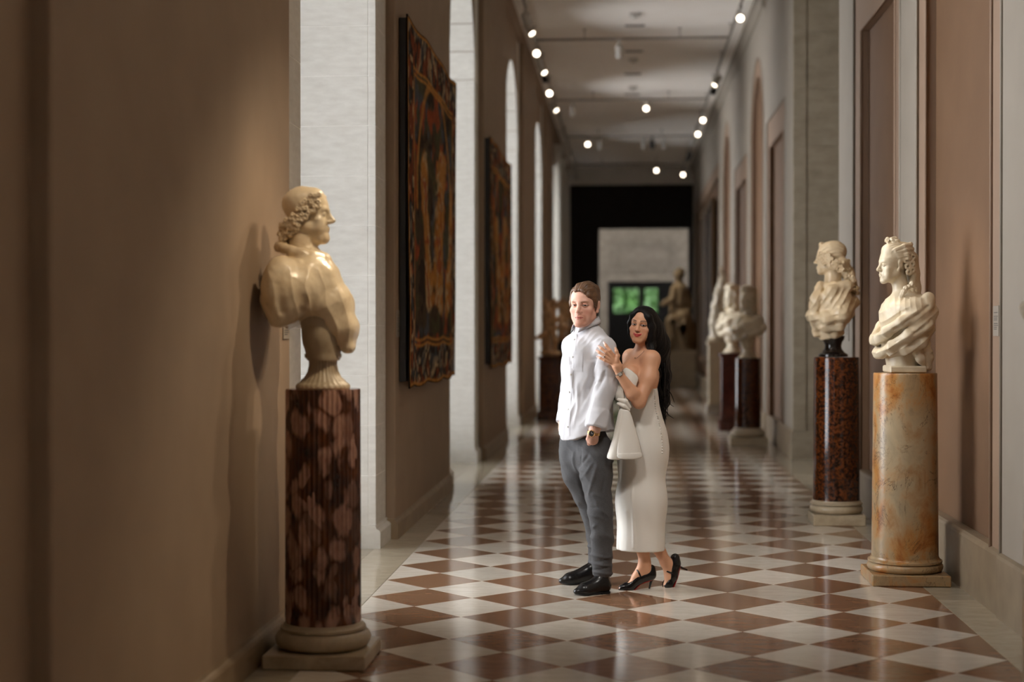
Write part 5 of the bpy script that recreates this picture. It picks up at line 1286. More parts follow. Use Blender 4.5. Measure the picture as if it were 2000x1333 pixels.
    w_ = ang-L[:,1]*3.5; g = np.sin(w_*60+fbm(L,18,2)*3.0)*.0005+fbm(np.stack([w_*1.2, L[:,1]*1.2, L[:,2]*0],1), 9, 2)*.0016
    hs.push(g*(.4+.6*top)); hc = np.outer(.85+.5*vnoise(np.stack([w_*5, L[:,1]*1.2, L[:,2]*.5],1), 10)+.35*vnoise(np.stack([w_*16, L[:,1]*1.5, L[:,2]*.5],1), 10), srgb(106,76,52)[:3]); hs.V += inv
    hs.obj('hair', tint_mat('man_hair', .42, 0, .5), root, np.clip(hc,0,1))
    # --- shirt
    GX, GY, GZ = axis((-.48,.06,.0042)), axis((8.76,9.48,.0046)), axis((.84,1.57,.0042))
    T = Sculpt(GX, GY, GZ)
    hem = at(1147,850,9.11); cc0 = nec+np.array([-.012,-.018,.016])
    T.chain([at(1146,880,9.10), at(1146,845,9.10)], [.178,.178], .05, flat=(Fd,1.22)); T.chain([at(1146,850,9.10), at(1147,795,9.11), at(1148,735,9.12), at(1148,700,9.12)], [.176,.160,.166,.166], .05, flat=(Fd,1.30))
    T.cap(at(1141,745,9.08), at(1139,695,9.07), .108, .105, .05)
    T.cap(at(1148,706,9.12), at(1150,662,9.12), .155, .085, .05, flat=(Fd,1.25)); T.cap(at(1150,652,9.12), at(1180,680,8.99), .062, .066, .04); T.cap(at(1150,654,9.12), at(1118,676,9.25), .062, .066, .04)
    T.cap(at(1150,660,9.12), cc0, .085, .062, .03); T.ell(cc0+np.array([0,0,.05]), (.060,.060,.05), None, .008, 'sub')
    def hemcut(X,Y,Z):
        u = (X-hem[0])*Fd[0]+(Y-hem[1])*Fd[1]; w = (X-hem[0])*Ld[0]+(Y-hem[1])*Ld[1]
        th = np.arctan2(w, u); zh = .925-.022*np.cos(2*th)-.020*np.cos(th)
        return zh-Z
    sl, co = T._sub((-.5,8.7,.80), (.1,9.6,1.02))
    T.d[sl] = np.maximum(T.d[sl], np.broadcast_to(hemcut(*co), T.d[sl].shape).astype(f32))
    A = Sculpt(GX, GY, GZ)
    A.chain([at(1181,682,8.985), at(1187,715,8.965), at(1183,756,8.965), at(1170,808,8.93)], [.074,.070,.064,.056], .03)
    A.chain([at(1122,688,9.26), at(1115,752,9.28), at(1104,808,9.20)], [.068,.058,.050], .03)
    # rolled cuffs
    for a, b, r in ((at(1171,809,8.93), at(1166,832,8.913), .0625), (at(1103,810,9.20), at(1101,823,9.18), .050)):
        A.cap(a, b, r, r*.98, .004); n = unit(b-a)
        sl, co = A._sub(b-.12, b+.12)
        pl = (co[0]-f32(b[0]))*f32(n[0])+(co[1]-f32(b[1]))*f32(n[1])+(co[2]-f32(b[2]))*f32(n[2])
        A.d[sl] = np.maximum(A.d[sl], pl-f32(.010))
    h = np.maximum(.016-np.abs(T.d-A.d), 0); T.d = np.minimum(T.d, A.d)-h*h/(4*.016)
    del A, h
    sh = T.mesh().relax(2,.5); V = sh.V
    # folds
    amt = 0
    def fold(pts, w, a): return a*crease(V, [at(*q) for q in pts], w)
    for pts, w, a in [
        ([(1172,690,8.93),(1158,720,8.95),(1150,760,8.96)], .012, -.010), ([(1190,690,8.90),(1180,735,8.90),(1168,770,8.92)], .010, -.007),
        ([(1165,770,8.95),(1150,800,8.97),(1128,830,8.99)], .013, .008), ([(1160,740,8.95),(1140,790,8.97),(1120,840,9.0)], .011, -.007),
        ([(1112,700,9.0),(1118,760,8.98),(1112,840,9.0)], .012, .006), ([(1130,740,8.98),(1128,800,8.97),(1122,848,8.98)], .011, .006),
        ([(1196,735,8.93),(1176,745,8.91),(1164,750,8.93)], .009, -.007), ([(1198,748,8.94),(1180,765,8.91),(1164,770,8.93)], .009, .007), ([(1196,765,8.95),(1180,785,8.91),(1160,790,8.93)], .009, -.006),
        ([(1190,795,8.95),(1172,800,8.92)], .008, .006), ([(1172,660,8.93),(1160,672,8.97),(1150,680,8.98)], .010, .007), ([(1165,700,8.93),(1148,706,8.97),(1132,705,8.98)], .011, -.005),
        ([(1176,830,8.98),(1186,800,9.0),(1194,760,9.05)], .014, .008), ([(1104,690,9.05),(1100,730,9.05),(1103,780,9.05)], .012, -.006)]:
        amt = amt+fold(pts, w, a)
    amt = amt*1.25+fbm(V*np.array([1,1,.55]), 9, 3)*.0055+fbm(V, 26, 2)*.0012+(.5-np.abs(fbm(V@np.array([[.8,.2,.5],[-.2,1,0],[-.5,0,.8]])*np.array([1.6,1,.5]), 11, 2)))*.006
    sh.push(amt); sh.relax(1,.3)
    bv = bvh_of(sh)
    cloth = NT('shirt_cloth'); v = cloth.coord('Object'); cloth.base(srgb(201,200,204)).set(Roughness=.8); cloth.b.inputs['Sheen Weight'].default_value = .15; cloth.bump(cloth.noise(v, 700, 2), .15, .0006); cloth = cloth.m
    so = Surf(sh.V+inv, sh.F).obj('shirt', cloth, root)
    view = np.array(at(1140,740,9.1))-np.array([0,0,EYE])
    def place(mb): mb.v = [tuple(np.array(p)+inv) for p in mb.v]; return mb
    # placket, chest pocket, yoke seam, buttons
    g = np.empty((26,4,3))
    for i in range(26):
        t = i/25; y = 652+200*t; x = 1123-8*math.sin(t*2.4)*1.0-9*t*t
        for j in range(4): g[i,j] = at(x-4+j*2.6, y, 9.0)
    smooth_angle(place(decal(bv, g, view, .0022, .003)).build('placket', cloth, so), 60)
    smooth_angle(place(decal(bv, pxgrid([(1117,687),(1139,684),(1137,726),(1116,723)], 10, 8, 9.0), view, .0022, .003)).build('chest_pocket', cloth, so), 60)
    smooth_angle(place(decal(bv, pxgrid([(1117,687),(1139,684),(1139,690),(1117,693)], 3, 8, 9.0), view, .0036, .003)).build('pocket_hem', cloth, so), 60)
    for i in range(6):
        t = .06+i*.17; y = 652+200*t; x = 1123-8*math.sin(t*2.4)-9*t*t; q, n = drop(bv, x, y, 9.0)
        b = MB().lathe([(.0001,-.001),(.0055,-.001),(.0058,.0008),(.0050,.0018),(.0001,.0014)], 12)
        R_ = Vector(n).to_track_quat('Z','Y').to_matrix(); b.v = [tuple(np.array(R_@Vector(p))+q+n*.003+inv) for p in b.v]
        b.build('button', MAT['white_metal'], so, True)
    # collar: a stand round the neck and two turned-down leaves with points
    cc = nec+np.array([-.012,-.018,.030]); mb = MB(); n = 40
    rows = []
    for i in range(n+1):
        th = math.radians(24)+(2*math.pi-math.radians(48))*i/n          # 0 = front
        dirv = Fd*math.cos(th)+Ld*math.sin(th)
        back = .5-.5*math.cos(th)                                      # 0 front, 1 back
        r = .062; zt = .024+.034*back; 
        p0 = cc+dirv*(r+.004)+np.array([0,0,zt-.045]); p1 = cc+dirv*(r+.001)+np.array([0,0,zt]); p2 = cc+dirv*(r+.009)+np.array([0,0,zt+.001])
        tip = math.exp(-((min(i,n-i))/4.5)**2)
        p3 = cc+dirv*(r+.020+.004*tip)+np.array([0,0,zt-.036-.026*tip])+Fd*(.010*tip)
        pm = (p2+p3)/2+dirv*.004
        rows.append((p0,p1,p2,pm,p3))
    for i in range(n+1):
        mb.v += [tuple(q+inv) for q in rows[i]]
    for i in range(n):
        for j in range(4): mb.f.append((i*5+j, (i+1)*5+j, (i+1)*5+j+1, i*5+j+1))
    co_ = mb.build('collar', cloth, so, True); md = co_.modifiers.new('thickness','SOLIDIFY'); md.thickness = .0035; md.offset = 0
    # --- trousers
    Tr = Sculpt(axis((-.46,.03,.0045)), axis((8.78,9.46,.005)), axis((.06,.99,.005)))
    Tr.cap(at(1146,852,9.12), at(1145,885,9.12), .140, .145, .03, flat=(Fd,1.42)); Tr.cap(at(1114,850,9.19), at(1122,900,9.19), .062, .085, .03)
    Tr.chain([at(1164,880,9.04), at(1164,925,9.02), kneeL, at(1177,1050,8.97), at(1176,1121,8.965)], [.100,.094,.068,.063,.056], .025)
    Tr.chain([at(1126,880,9.18), at(1130,925,9.20), kneeR, at(1168,1045,9.30), at(1167,1100,9.31)], [.100,.094,.068,.062,.055], .025)
    Tr.cap(at(1172,880,9.08), at(1168,905,9.10), .062, .055, .05)
    for a, zc in ((ankL, .105), (ankR, .105)):
        sl, co = Tr._sub(a+np.array([-.1,-.1,-.2]), a+np.array([.1,.1,.03])); Tr.d[sl] = np.maximum(Tr.d[sl], np.broadcast_to(f32(a[2]-.012)-co[2]-.12*(co[0]-f32(a[0])), Tr.d[sl].shape).astype(f32))
    Tr.fn((-.5,8.7,.955),(.1,9.5,1.05), lambda X,Y,Z: -(Z-.962)+0*X+0*Y, 0, 'add') if False else None
    tr = Tr.mesh().relax(2,.5); V = tr.V
    amt = fbm(V, 10, 2)*.0035+(.5-np.abs(fbm(V@np.array([[.8,.2,.6],[-.2,1,0],[-.6,0,.8]])*np.array([.6,1,1.4]), 13, 2)))*.009
    def knee_folds(kn, side, n=6):
        r = 0
        for i in range(n):
            z0 = kn[2]+.10-.045*i; a = kn+np.array([-.07,-.05*side, z0-kn[2]+.018]); b = kn+np.array([.07,-.06*side, z0-kn[2]-.018*(1 if i%2 else -1)])
            r = r+crease(V, [a,(a+b)/2+np.array([0,-.03,.006]),b], .009)*(.007 if i%2 else -.006)
        return r
    amt = amt+knee_folds(kneeL, 1)+knee_folds(kneeR, 1)
    for an in (ankL, ankR):
        for i in range(5):
            z0 = an[2]+.012+.024*i
            amt = amt+np.exp(-((V[:,2]-z0-.25*(V[:,0]-an[0])*(1 if i%2 else -.7))/.008)**2)*(.007 if i%2==0 else -.005)*(np.hypot(V[:,0]-an[0],V[:,1]-an[1]) < .11)
    for pts, w, a in [([(1150,885,8.93),(1140,905,8.97),(1130,912,9.02)], .010, -.007), ([(1158,900,8.92),(1146,925,8.94),(1136,935,8.98)], .010, .006), ([(1172,880,8.92),(1160,930,8.92),(1150,965,8.93)], .011, .006), ([(1118,885,9.04),(1124,930,9.08),(1138,980,9.15)], .012, .006),
                      ([(1134,860,8.98),(1133,890,8.98),(1136,906,9.0)], .008, -.008), ([(1186,900,8.97),(1176,960,8.92)], .010, -.005), ([(1190,1000,8.95),(1180,1015,8.92),(1160,1030,8.92)], .009, .007)]:
        amt = amt+a*crease(V, [at(*q) for q in pts], w)
    tr.push(amt); tr.relax(1,.3); bt = bvh_of(tr)
    wool = NT('trouser_wool'); v = wool.coord('Object'); nn = wool.noise(v, 420, 3, .7)
    wool.base(wool.ramp(nn, [(.3, srgb(60,60,62)), (.7, srgb(92,92,94))])).set(Roughness=.9); wool.bump(nn, .25, .0008); wool = wool.m
    to = Surf(tr.V+inv, tr.F).obj('trousers', wool, root)
    g = np.empty((12,3,3))
    for i in range(12):
        t = i/11; 
        for j in range(3): g[i,j] = at(1143+22*t+j*1.5, 838+34*t-j*.8, 8.9)
    smooth_angle(place(decal(bt, g, view, .002, .003)).build('pocket_welt', wool, to), 60)
    g = np.empty((40,3,3))
    for i in range(40):
        t = i/39
        for j in range(3): g[i,j] = at(1176+4*math.sin(t*3)+j*.8, 880+232*t, 8.9)
    smooth_angle(place(decal(bt, g, view, .0012, .003)).build('side_seam', wool, to), 60)
    # --- shoes
    leather = NT('shoe_leather'); leather.base(srgb(20,19,20)).set(Roughness=.26); leather.bump(leather.noise(leather.coord('Object'), 160, 3), .08, .0008); leather = leather.m
    sole = M_noise('shoe_sole', srgb(14,12,12), srgb(20,18,17), 20, .7, 0)
    for heel, toe, an, lab in ((at(1186,1157,8.965), at(1124,1161,8.86), ankL, 'l'), (at(1158,1140,9.305), at(1095,1139,9.235), ankR, 'r')):
        heel = heel*np.array([1,1,0]); toe = toe*np.array([1,1,0]); d = unit(toe-heel); n = np.array([-d[1],d[0],0]); Lx = np.linalg.norm(toe-heel)
        K = Sculpt.cube(np.minimum(heel,toe)-.08, np.maximum(heel,toe)+np.array([.08,.08,.16]), .0032)
        Q = lambda t, s, z: heel+d*(t*Lx)+n*s+np.array([0,0,z])
        K.cap(Q(.10,0,.040), Q(.35,0,.040), .036, .036, .02); K.cap(Q(.35,0,.036), Q(.72,.003,.030), .036, .042, .02); K.cap(Q(.72,.003,.028), Q(.93,0,.022), .041, .026, .02, flat=((0,0,1),1.35)); K.cap(Q(.12,0,.05), an+np.array([0,0,.02]), .040, .042, .03); K.cap(Q(.20,0,.075), Q(.55,0,.044), .036, .030, .03)
        K.fn(np.minimum(heel,toe)-.1, np.maximum(heel,toe)+np.array([.1,.1,.2]), lambda X,Y,Z: f32(.010)-Z+0*X+0*Y, .004, 'int')
        ks = K.mesh().relax(1,.4); ks.V += inv
        up = ks.obj('shoe', leather, root)
        # welted sole and heel block
        prof = [(-.02,.030),(.03,.040),(.25,.038),(.5,.038),(.72,.047),(.86,.040),(.96,.024),(1.01,.008)]
        def outline(a, b):
            pr = [(t,w) for t,w in prof if a-1e-6 <= t <= b+1e-6]
            return [Q(t,w,0) for t,w in pr]+[Q(t,-w,0) for t,w in pr[::-1]]
        so_ = outline(-.02,1.01); mb = MB(); m = len(so_)
        mb.add([p+np.array([0,0,.005 if i not in (6,7,8,9) else .008])+inv for i,p in enumerate(so_)]+[p+np.array([0,0,.013])+inv for p in so_], [tuple(range(m))[::-1], tuple(range(m,2*m))]+[(i,(i+1)%m,m+(i+1)%m,m+i) for i in range(m)])
        mb.build('sole', sole, up)
        ho = outline(-.02,.26); m = len(ho); mb = MB().add([p+np.array([0,0,.0])+inv for p in ho]+[p+np.array([0,0,.012])+inv for p in ho], [tuple(range(m))[::-1], tuple(range(m,2*m))]+[(i,(i+1)%m,m+(i+1)%m,m+i) for i in range(m)])
        mb.build('shoe_heel', sole, up)
    # --- gold watch on the left wrist
    gold = M_noise('watch_gold', srgb(206,158,104), srgb(222,178,124), 30, .25, 0); gk = bpy.data.materials['watch_gold'].node_tree.nodes['Principled BSDF']; gk.inputs['Metallic'].default_value = .9
    wc = at(1159.5,846,8.912); axd = unit(at(1157,859,8.92)-at(1162,838,8.912)); wt = empty('watch', wc+inv); wt.parent = root
    a1 = unit(np.cross(axd, (0,1,.2))); a2 = np.cross(axd, a1); mb = MB(); nl = 22
    for i in range(nl):
        t0 = 2*math.pi*i/nl; pts = []
        for rr, hh in ((.0345,-.008),(.0385,-.008),(.0385,.008),(.0345,.008)):
            for tt in (t0+.02, t0+2*math.pi/nl-.02): pts.append(a1*math.cos(tt)*rr*.98+a2*math.sin(tt)*rr+axd*hh)
        mb.add(pts, [(0,1,3,2),(2,3,5,4),(4,5,7,6),(6,7,1,0),(0,2,4,6),(1,7,5,3)])
    mb.build('watch_bracelet', gold, wt)
    fd = unit(np.array([-.25,-.95,.05])); fd = unit(fd-axd*(fd@axd)); Rm = Vector(fd).to_track_quat('Z','Y').to_matrix()
    def onface(mb, off): mb.v = [tuple(np.array(Rm@Vector(p))+fd*off) for p in mb.v]; return mb
    onface(MB().lathe([(.0001,-.004),(.019,-.004),(.0205,0),(.0190,.004),(.0165,.0045),(.0163,.003),(.0001,.003)], 28), .036).build('watch_case', gold, wt, True)
    onface(MB().lathe([(.0001,0),(.0158,0),(.0158,.0006),(.0001,.0006)], 28), .0395).build('watch_dial', MAT['dark_metal'], wt)
    onface(MB().box(-.0006,.0006,0,.011,0,.0006).box(0,.008,-.0006,.0006,0,.0006), .0404).build('watch_hands', MAT['white_metal'], wt)
    return root
man()
# ================================================================== the woman
def woman():
    root = empty('person', at(1258, 1150, 9.15)*np.array([1,1,0]))
    tag(root, 'woman in white strapless midi dress with long black hair, hand on his arm', 'person')
    inv = -np.array(root.location)
    Fd = unit((-.80,-.60,0)); Ld = np.array([.60,-.80,0])
    HW = Frame(at(1254.5, 636.5, 9.12), (-.30,-.95,.02), (.12,.0,1), .90)
    P = HW.p; R = HW.R; c = HW.s
    nec, che, wai, hip = at(1258,690,9.16), at(1252,730,9.16), at(1248,792,9.16), at(1252,862,9.17)
    shL, elL, wrL = at(1272,702,9.05), at(1248,786,8.955), at(1211,733,8.895)
    shR = at(1232,698,9.26)
    ankL, ankR = at(1259,1098,9.10), at(1300,1098,9.20)
    S = Sculpt(axis((-.20,-.02,.0026),(-.02,.15,.0024),(.15,.34,.006)), axis((8.80,8.99,.0028),(8.99,9.16,.0026),(9.16,9.40,.006)), axis((0.0,.26,.0032),(.26,1.02,.012),(1.02,1.72,.0025)))
    S.chain([hip, wai, che], [.120,.098,.115], .05, flat=(Fd,1.25)); S.cap(che, at(1256,705,9.16), .112, .085, .05, flat=(Fd,1.35))
    S.cap(at(1256,704,9.16), shL, .060, .047, .04); S.cap(at(1256,704,9.16), shR, .060, .045, .04)
    S.cap(nec, P(0,-.02,-.06), .046, .042, .03)
    for sgn, q in ((1, at(1231,732,9.03)), (-1, at(1226,730,9.14))): S.ell(q, (.058,.058,.062), None, .04)
    S.cap(at(1248,698,9.10), at(1228,704,9.19), .012, .010, .012); S.cap(at(1250,699,9.10), at(1268,697,9.06), .012, .010, .012)     # collar bones
    S.chain([shL, at(1266,740,9.01), elL], [.050,.047,.037], .03); S.chain([elL, at(1235,768,8.93), wrL], [.036,.038,.0235], .02)
    S.chain([shR, at(1228,760,9.25), at(1222,790,9.20)], [.044,.038,.032], .03)
    # hand spread on his sleeve, thumb up
    kn0 = at(1194,700,8.872)
    S.cap(wrL, at(1204,716,8.880), .0225, .024, .012); S.cap(at(1206,714,8.880), at(1195,698,8.874), .026, .026, .014, flat=((0,1,.1),1.7)); S.cap(at(1202,706,8.876), at(1193,706,8.872), .020, .020, .012, flat=((0,1,.1),1.6))
    fing = [([(1198,695),(1191,685),(1184,676),(1180,669.5)], .0094), ([(1193,697),(1184,688),(1175,681),(1168.5,676.5)], .0094), ([(1190,702),(1180,695),(1171,689),(1164.5,685)], .0090), ([(1190,708),(1181,704),(1173,700),(1166.5,697)], .0080)]
    for pts, r in fing:
        q = [at(x,y,8.868-.006*(i==1)+.012*(i==3)) for i,(x,y) in enumerate(pts)]
        S.chain(q, [r*1.08, r*1.04, r*.94, r*.74], .004)
    S.chain([at(1205,706,8.868), at(1207,695,8.860), at(1204,687,8.858), at(1202.5,680.5,8.862)], [.0125,.0110,.0098,.0075], .007)
    # legs
    S.chain([at(1244,880,9.15), at(1238,985,9.115), at(1254,1060,9.105), ankL], [.070,.052,.048,.031], .03)
    S.chain([at(1262,880,9.20), at(1258,985,9.18), at(1277,1055,9.19), ankR], [.070,.052,.046,.030], .03)
    # feet on high heels
    hl, bl, tl = at(1266,1122,9.115), at(1230,1146,9.085), at(1213,1149.5,9.07)
    S.chain([ankL, at(1262,1114,9.108)], [.031,.030], .02); S.chain([at(1262,1112,9.105), at(1245,1130,9.095), bl], [.028,.026,.024], .02, flat=(Ld,1.0)); S.cap(bl, tl, .022, .013, .01, flat=((0,0,1),1.4)); S.cap(ankL, at(1242,1128,9.095), .028, .022, .02)
    S.chain([ankR, at(1314,1102,9.21)], [.029,.027], .02); S.chain([at(1313,1104,9.21), at(1309,1128,9.20), at(1303,1143,9.19)], [.026,.025,.022], .02); S.cap(at(1303,1143,9.19), at(1300,1151,9.185), .020, .013, .01); S.cap(ankR, at(1306,1130,9.195), .027, .022, .02)
    head(S, HW, dict(jaw=.93, chin=.85, nose=.92, lips=1.15, brow=.75, cheek=1.15, eye=1.0, ear=0, lid=1.0, smile=1.9))
    sf = S.mesh().relax(1,.35)
    base = srgb(218,164,130)[:3]
    col = face_tint(sf.V, HW, base, dict(blush=srgb(214,138,108)[:3], lips=srgb(188,62,58)[:3], mouth=srgb(120,30,30)[:3], brow=srgb(44,30,24)[:3], brow_a=.9, brow_w=.0034, brow_z=.003, iris=srgb(30,20,16)[:3], shadow=srgb(128,76,58)[:3], shade_a=.85, lash=1., open=.92, look=-.0035, liner=1, smile=1.9, sclera=(.55,.50,.47)))
    # finger nails
    for pts, r in fing+[([(1204,687),(1202.5,680.5)], .0098)]:
        q = at(pts[-1][0], pts[-1][1]-.5, 8.872); d = np.linalg.norm(sf.V-q, axis=1); m = sstep(.0125-d, 0, .002)[:,None]; col = col*(1-m)+np.array(srgb(226,196,188)[:3])*m
    for q in (at(1213,1148,9.07),): 
        d = np.linalg.norm(sf.V-q, axis=1); m = sstep(.012-d, 0, .004)[:,None]; col = col*(1-m)+np.array(srgb(225,205,200)[:3])*m
    sb = bvh_of(sf)
    sf.V += inv
    sf.obj('body', tint_mat('woman_skin', .44, 0, .5, .03, 260), root, col)
    def place(mb): mb.v = [tuple(np.array(p)+inv) for p in mb.v]; return mb
    # --- dress: strapless bodice and straight midi skirt with a front slit
    W = Sculpt(axis((-.22,.36,.0045)), axis((8.88,9.44,.005)), axis((.20,1.36,.0048)))
    W.chain([at(1249,740,9.16), at(1247,770,9.16), wai], [.118,.108,.106], .04, flat=(Fd,1.22)); 
    for q in (at(1232,738,9.035), at(1227,737,9.14)): W.ell(q, (.062,.062,.062), None, .05)
    W.chain([wai, at(1251,835,9.17), at(1253,880,9.17)], [.108,.128,.136], .06, flat=(Fd,1.10)); W.cap(at(1270,850,9.20), at(1268,890,9.19), .070, .075, .07)
    W.chain([at(1254,880,9.17), at(1252,980,9.16), at(1251,1095,9.15)], [.148,.142,.150], .06, flat=(Fd,1.06))
    W.fn((-.3,8.8,1.2),(.5,9.6,1.4), lambda X,Y,Z: Z-f32(1.262)-.22*((X-f32(hip[0]))*f32(-Fd[0])+(Y-f32(hip[1]))*f32(-Fd[1]))*-1.0-.10*((X-f32(hip[0]))*f32(Ld[0])+(Y-f32(hip[1]))*f32(Ld[1])), .004, 'int')
    zh = at(1251,1074,9.15)[2]
    W.fn((-.4,8.7,.1),(.6,9.7,.4), lambda X,Y,Z: f32(zh)-Z+0*X+0*Y, .003, 'int')
    # slit
    sx = at(1200,1000,9.05)
    W.chain([at(1199,965,9.04), at(1203,1085,9.04)], [.006,.022], .01, 'sub'); W.chain([at(1201,1000,9.08), at(1205,1085,9.10)], [.006,.02], .01, 'sub')
    ws = W.mesh().relax(2,.5); V = ws.V
    amt = fbm(V*np.array([1,1,.4]), 8, 2)*.0030
    for pts, w, a in [([(1232,905,9.02),(1236,985,9.02),(1238,1070,9.02)], .008, .006), ([(1262,905,9.04),(1260,980,9.04),(1263,1072,9.04)], .018, -.006), ([(1222,1000,9.03),(1220,1072,9.03)], .014, .006), ([(1283,900,9.10),(1284,1000,9.10),(1288,1072,9.10)], .018, .005),
                      ([(1256,820,9.05),(1268,850,9.06),(1288,870,9.10)], .014, -.004), ([(1250,840,9.03),(1262,875,9.05),(1280,900,9.09)], .014, .004)]:
        amt = amt+a*crease(V, [at(*q) for q in pts], w)
    ws.push(amt); wb = bvh_of(ws)
    satin = NT('dress_crepe'); satin.base(srgb(238,234,226)).set(Roughness=.62); satin.b.inputs['Sheen Weight'].default_value = .2; satin.bump(satin.noise(satin.coord('Object'), 500, 2), .12, .0005); satin = satin.m
    do = Surf(V*0+ws.V+inv, ws.F).obj('dress', satin, root)
    view = np.array(at(1250,850,9.1))-np.array([0,0,EYE])
    # princess seams
    for quad in ([(1251.2,798),(1252,798),(1252,900),(1251.2,900)], [(1247,900),(1247.8,900),(1248,1072),(1247.2,1072)], [(1236,905),(1237,905),(1239,1072),(1238,1072)]):
        smooth_angle(place(decal(wb, pxgrid(quad, 40, 2, 9.05), view, .0012, .004)).build('seam', satin, do), 60)
    # waist band of the bodice
    g = np.empty((3,14,3))
    for i in range(3):
        for j in range(14): g[i,j] = at(1245+40*j/13, 781+4*i*.7-2*j/13, 9.0)
    smooth_angle(place(decal(wb, g, view, .0015, .004)).build('waist_seam', satin, do), 60)
    # row of covered buttons down the back edge
    line = [(1281,764),(1281,780),(1283,800),(1288,820),(1293,840),(1295.5,862),(1296,885)]
    for i in range(26):
        t = i/25*(len(line)-1); a = int(min(t, len(line)-2)); u = t-a
        x = line[a][0]*(1-u)+line[a+1][0]*u-1.2; y = line[a][1]*(1-u)+line[a+1][1]*u
        q, n = drop(wb, x-1.5, y, 9.15)
        b = MB().lathe([(.0001,-.004),(.004,-.003),(.0058,0),(.004,.0035),(.0001,.0045)], 8); b.v = [tuple(np.array(p)+q+n*.002+inv) for p in b.v]
        b.build('covered_button', satin, do, True)
    # --- bow: loops over the bust, knot at the waist, long tails
    def ribbon(rows, name, th=.004, sub=1):
        mb = MB(); m, n = len(rows), len(rows[0])
        for r in rows: mb.v += [tuple(np.array(q)+inv) for q in r]
        for i in range(m-1):
            for j in range(n-1): mb.f.append((i*n+j, i*n+j+1, (i+1)*n+j+1, (i+1)*n+j))
        o = mb.build(name, satin, do, True); md = o.modifiers.new('thickness','SOLIDIFY'); md.thickness = th; md.offset = 0
        ss = o.modifiers.new('smooth','SUBSURF'); ss.levels = 1; ss.render_levels = 1; return o
    def rib(px_rows, name): return ribbon([[at(*q) for q in row] for row in px_rows], name)
    rib([[(1219,716,8.99),(1228,719,8.955),(1240,728,8.945),(1250,738,8.97)], [(1212,732,8.985),(1222,738,8.945),(1233,745,8.935),(1244,752,8.96)], [(1204,752,8.98),(1215,760,8.935),(1226,765,8.93),(1238,768,8.955)], [(1198,774,8.97),(1208,776,8.94),(1218,778,8.93),(1230,780,8.95)], [(1201,784,8.955),(1210,783,8.94),(1217,783,8.935),(1226,784,8.95)]], 'bow_loop')
    rib([[(1203,752,8.965),(1211,748,8.94),(1219,744,8.93)], [(1199,766,8.955),(1208,763,8.92),(1217,758,8.915)], [(1200,778,8.950),(1209,775,8.915),(1219,770,8.915)], [(1209,786,8.945),(1214,784,8.925),(1221,780,8.93)]], 'bow_loop')
    K = Sculpt.cube(at(1200,806,8.88), at(1236,770,9.0)+np.array([0,0,.0]), .003) if False else None
    a, b = at(1204,783,8.95), at(1232,795,8.94)
    kn = Sculpt.cube(np.minimum(a,b)-.06, np.maximum(a,b)+.06, .0032)
    kn.ell(at(1219,788,8.945), (.032,.026,.040), None, .01); kn.chain([at(1208,781,8.93), at(1222,784,8.918), at(1230,795,8.93)], [.010,.014,.010], .006); kn.chain([at(1207,789,8.93), at(1219,794,8.920), at(1228,801,8.935)], [.009,.012,.009], .006)
    ks = kn.mesh().relax(1,.4); ks.V += inv; ks.obj('bow_knot', satin, do)
    rib([[(1209,796,8.935),(1214,797,8.918),(1219,798,8.922),(1222,799,8.93)], [(1203,826,8.93),(1209,828,8.905),(1215,829,8.912),(1219,829,8.925)], [(1196,858,8.925),(1203,860,8.895),(1211,861,8.905),(1217,860,8.92)], [(1188,882,8.92),(1197,885,8.890),(1208,886,8.90),(1217,884,8.92)], [(1182,897,8.92),(1193,899,8.885),(1205,900,8.90),(1217,899,8.92)]], 'bow_tail')
    rib([[(1213,798,8.925),(1219,799,8.915),(1226,800,8.922),(1230,800,8.935)], [(1209,826,8.915),(1220,828,8.905),(1232,828,8.915),(1238,826,8.94)], [(1206,856,8.905),(1221,858,8.895),(1238,857,8.91),(1247,854,8.945)], [(1204,878,8.895),(1221,880,8.885),(1242,879,8.905),(1252,876,8.95)], [(1203,897,8.89),(1222,899,8.882),(1244,898,8.905),(1257,895,8.955)]], 'bow_tail')
    rib([[(1203.5,884,8.886),(1222,886,8.878),(1243,885,8.900),(1255,882,8.948)], [(1203,897,8.886),(1222,899,8.878),(1244,898,8.900),(1257,895,8.950)]], 'bow_tail_hem')
    # --- hair: long, centre parted, waved ends
    H = Sculpt(axis((-.05,.34,.0034)), axis((8.97,9.42,.0038)), axis((.94,1.73,.0038)))
    H.ell(P(0,-.030,.040), np.array([.088,.108,.092])*c, R, .01); H.ell(P(0,.018,.060), np.array([.070,.070,.066])*c, R, .02)
    H.ell(P(-.055,-.02,-.02), np.array([.050,.075,.11])*c, R, .02); H.ell(P(.050,-.035,-.02), np.array([.045,.060,.10])*c, R, .02)
    H.chain([P(.012,.075,.088), P(.055,.060,.062), P(.078,.030,.010), P(.080,.0,-.06)], [.012,.016,.014,.012], .012)
    H.chain([P(-.012,.075,.088), P(-.058,.062,.058), P(-.078,.045,.000), P(-.076,.030,-.07), P(-.082,.010,-.13)], [.012,.018,.020,.022,.028], .015)
    H.chain([P(-.045,-.06,-.02), at(1284,675,9.20), at(1291,715,9.26), at(1292,755,9.27), at(1291,790,9.27), at(1292,815,9.26)], [.080,.072,.056,.050,.042,.018], .03)
    H.chain([at(1278,650,9.14), at(1288,690,9.19), at(1296,730,9.22), at(1298,765,9.23), at(1295,800,9.23)], [.045,.042,.032,.030,.014], .02)
    H.chain([at(1270,660,9.09), at(1274,684,9.06), at(1283,710,9.09), at(1287,740,9.13), at(1290,775,9.17)], [.022,.016,.010,.010,.014], .01)
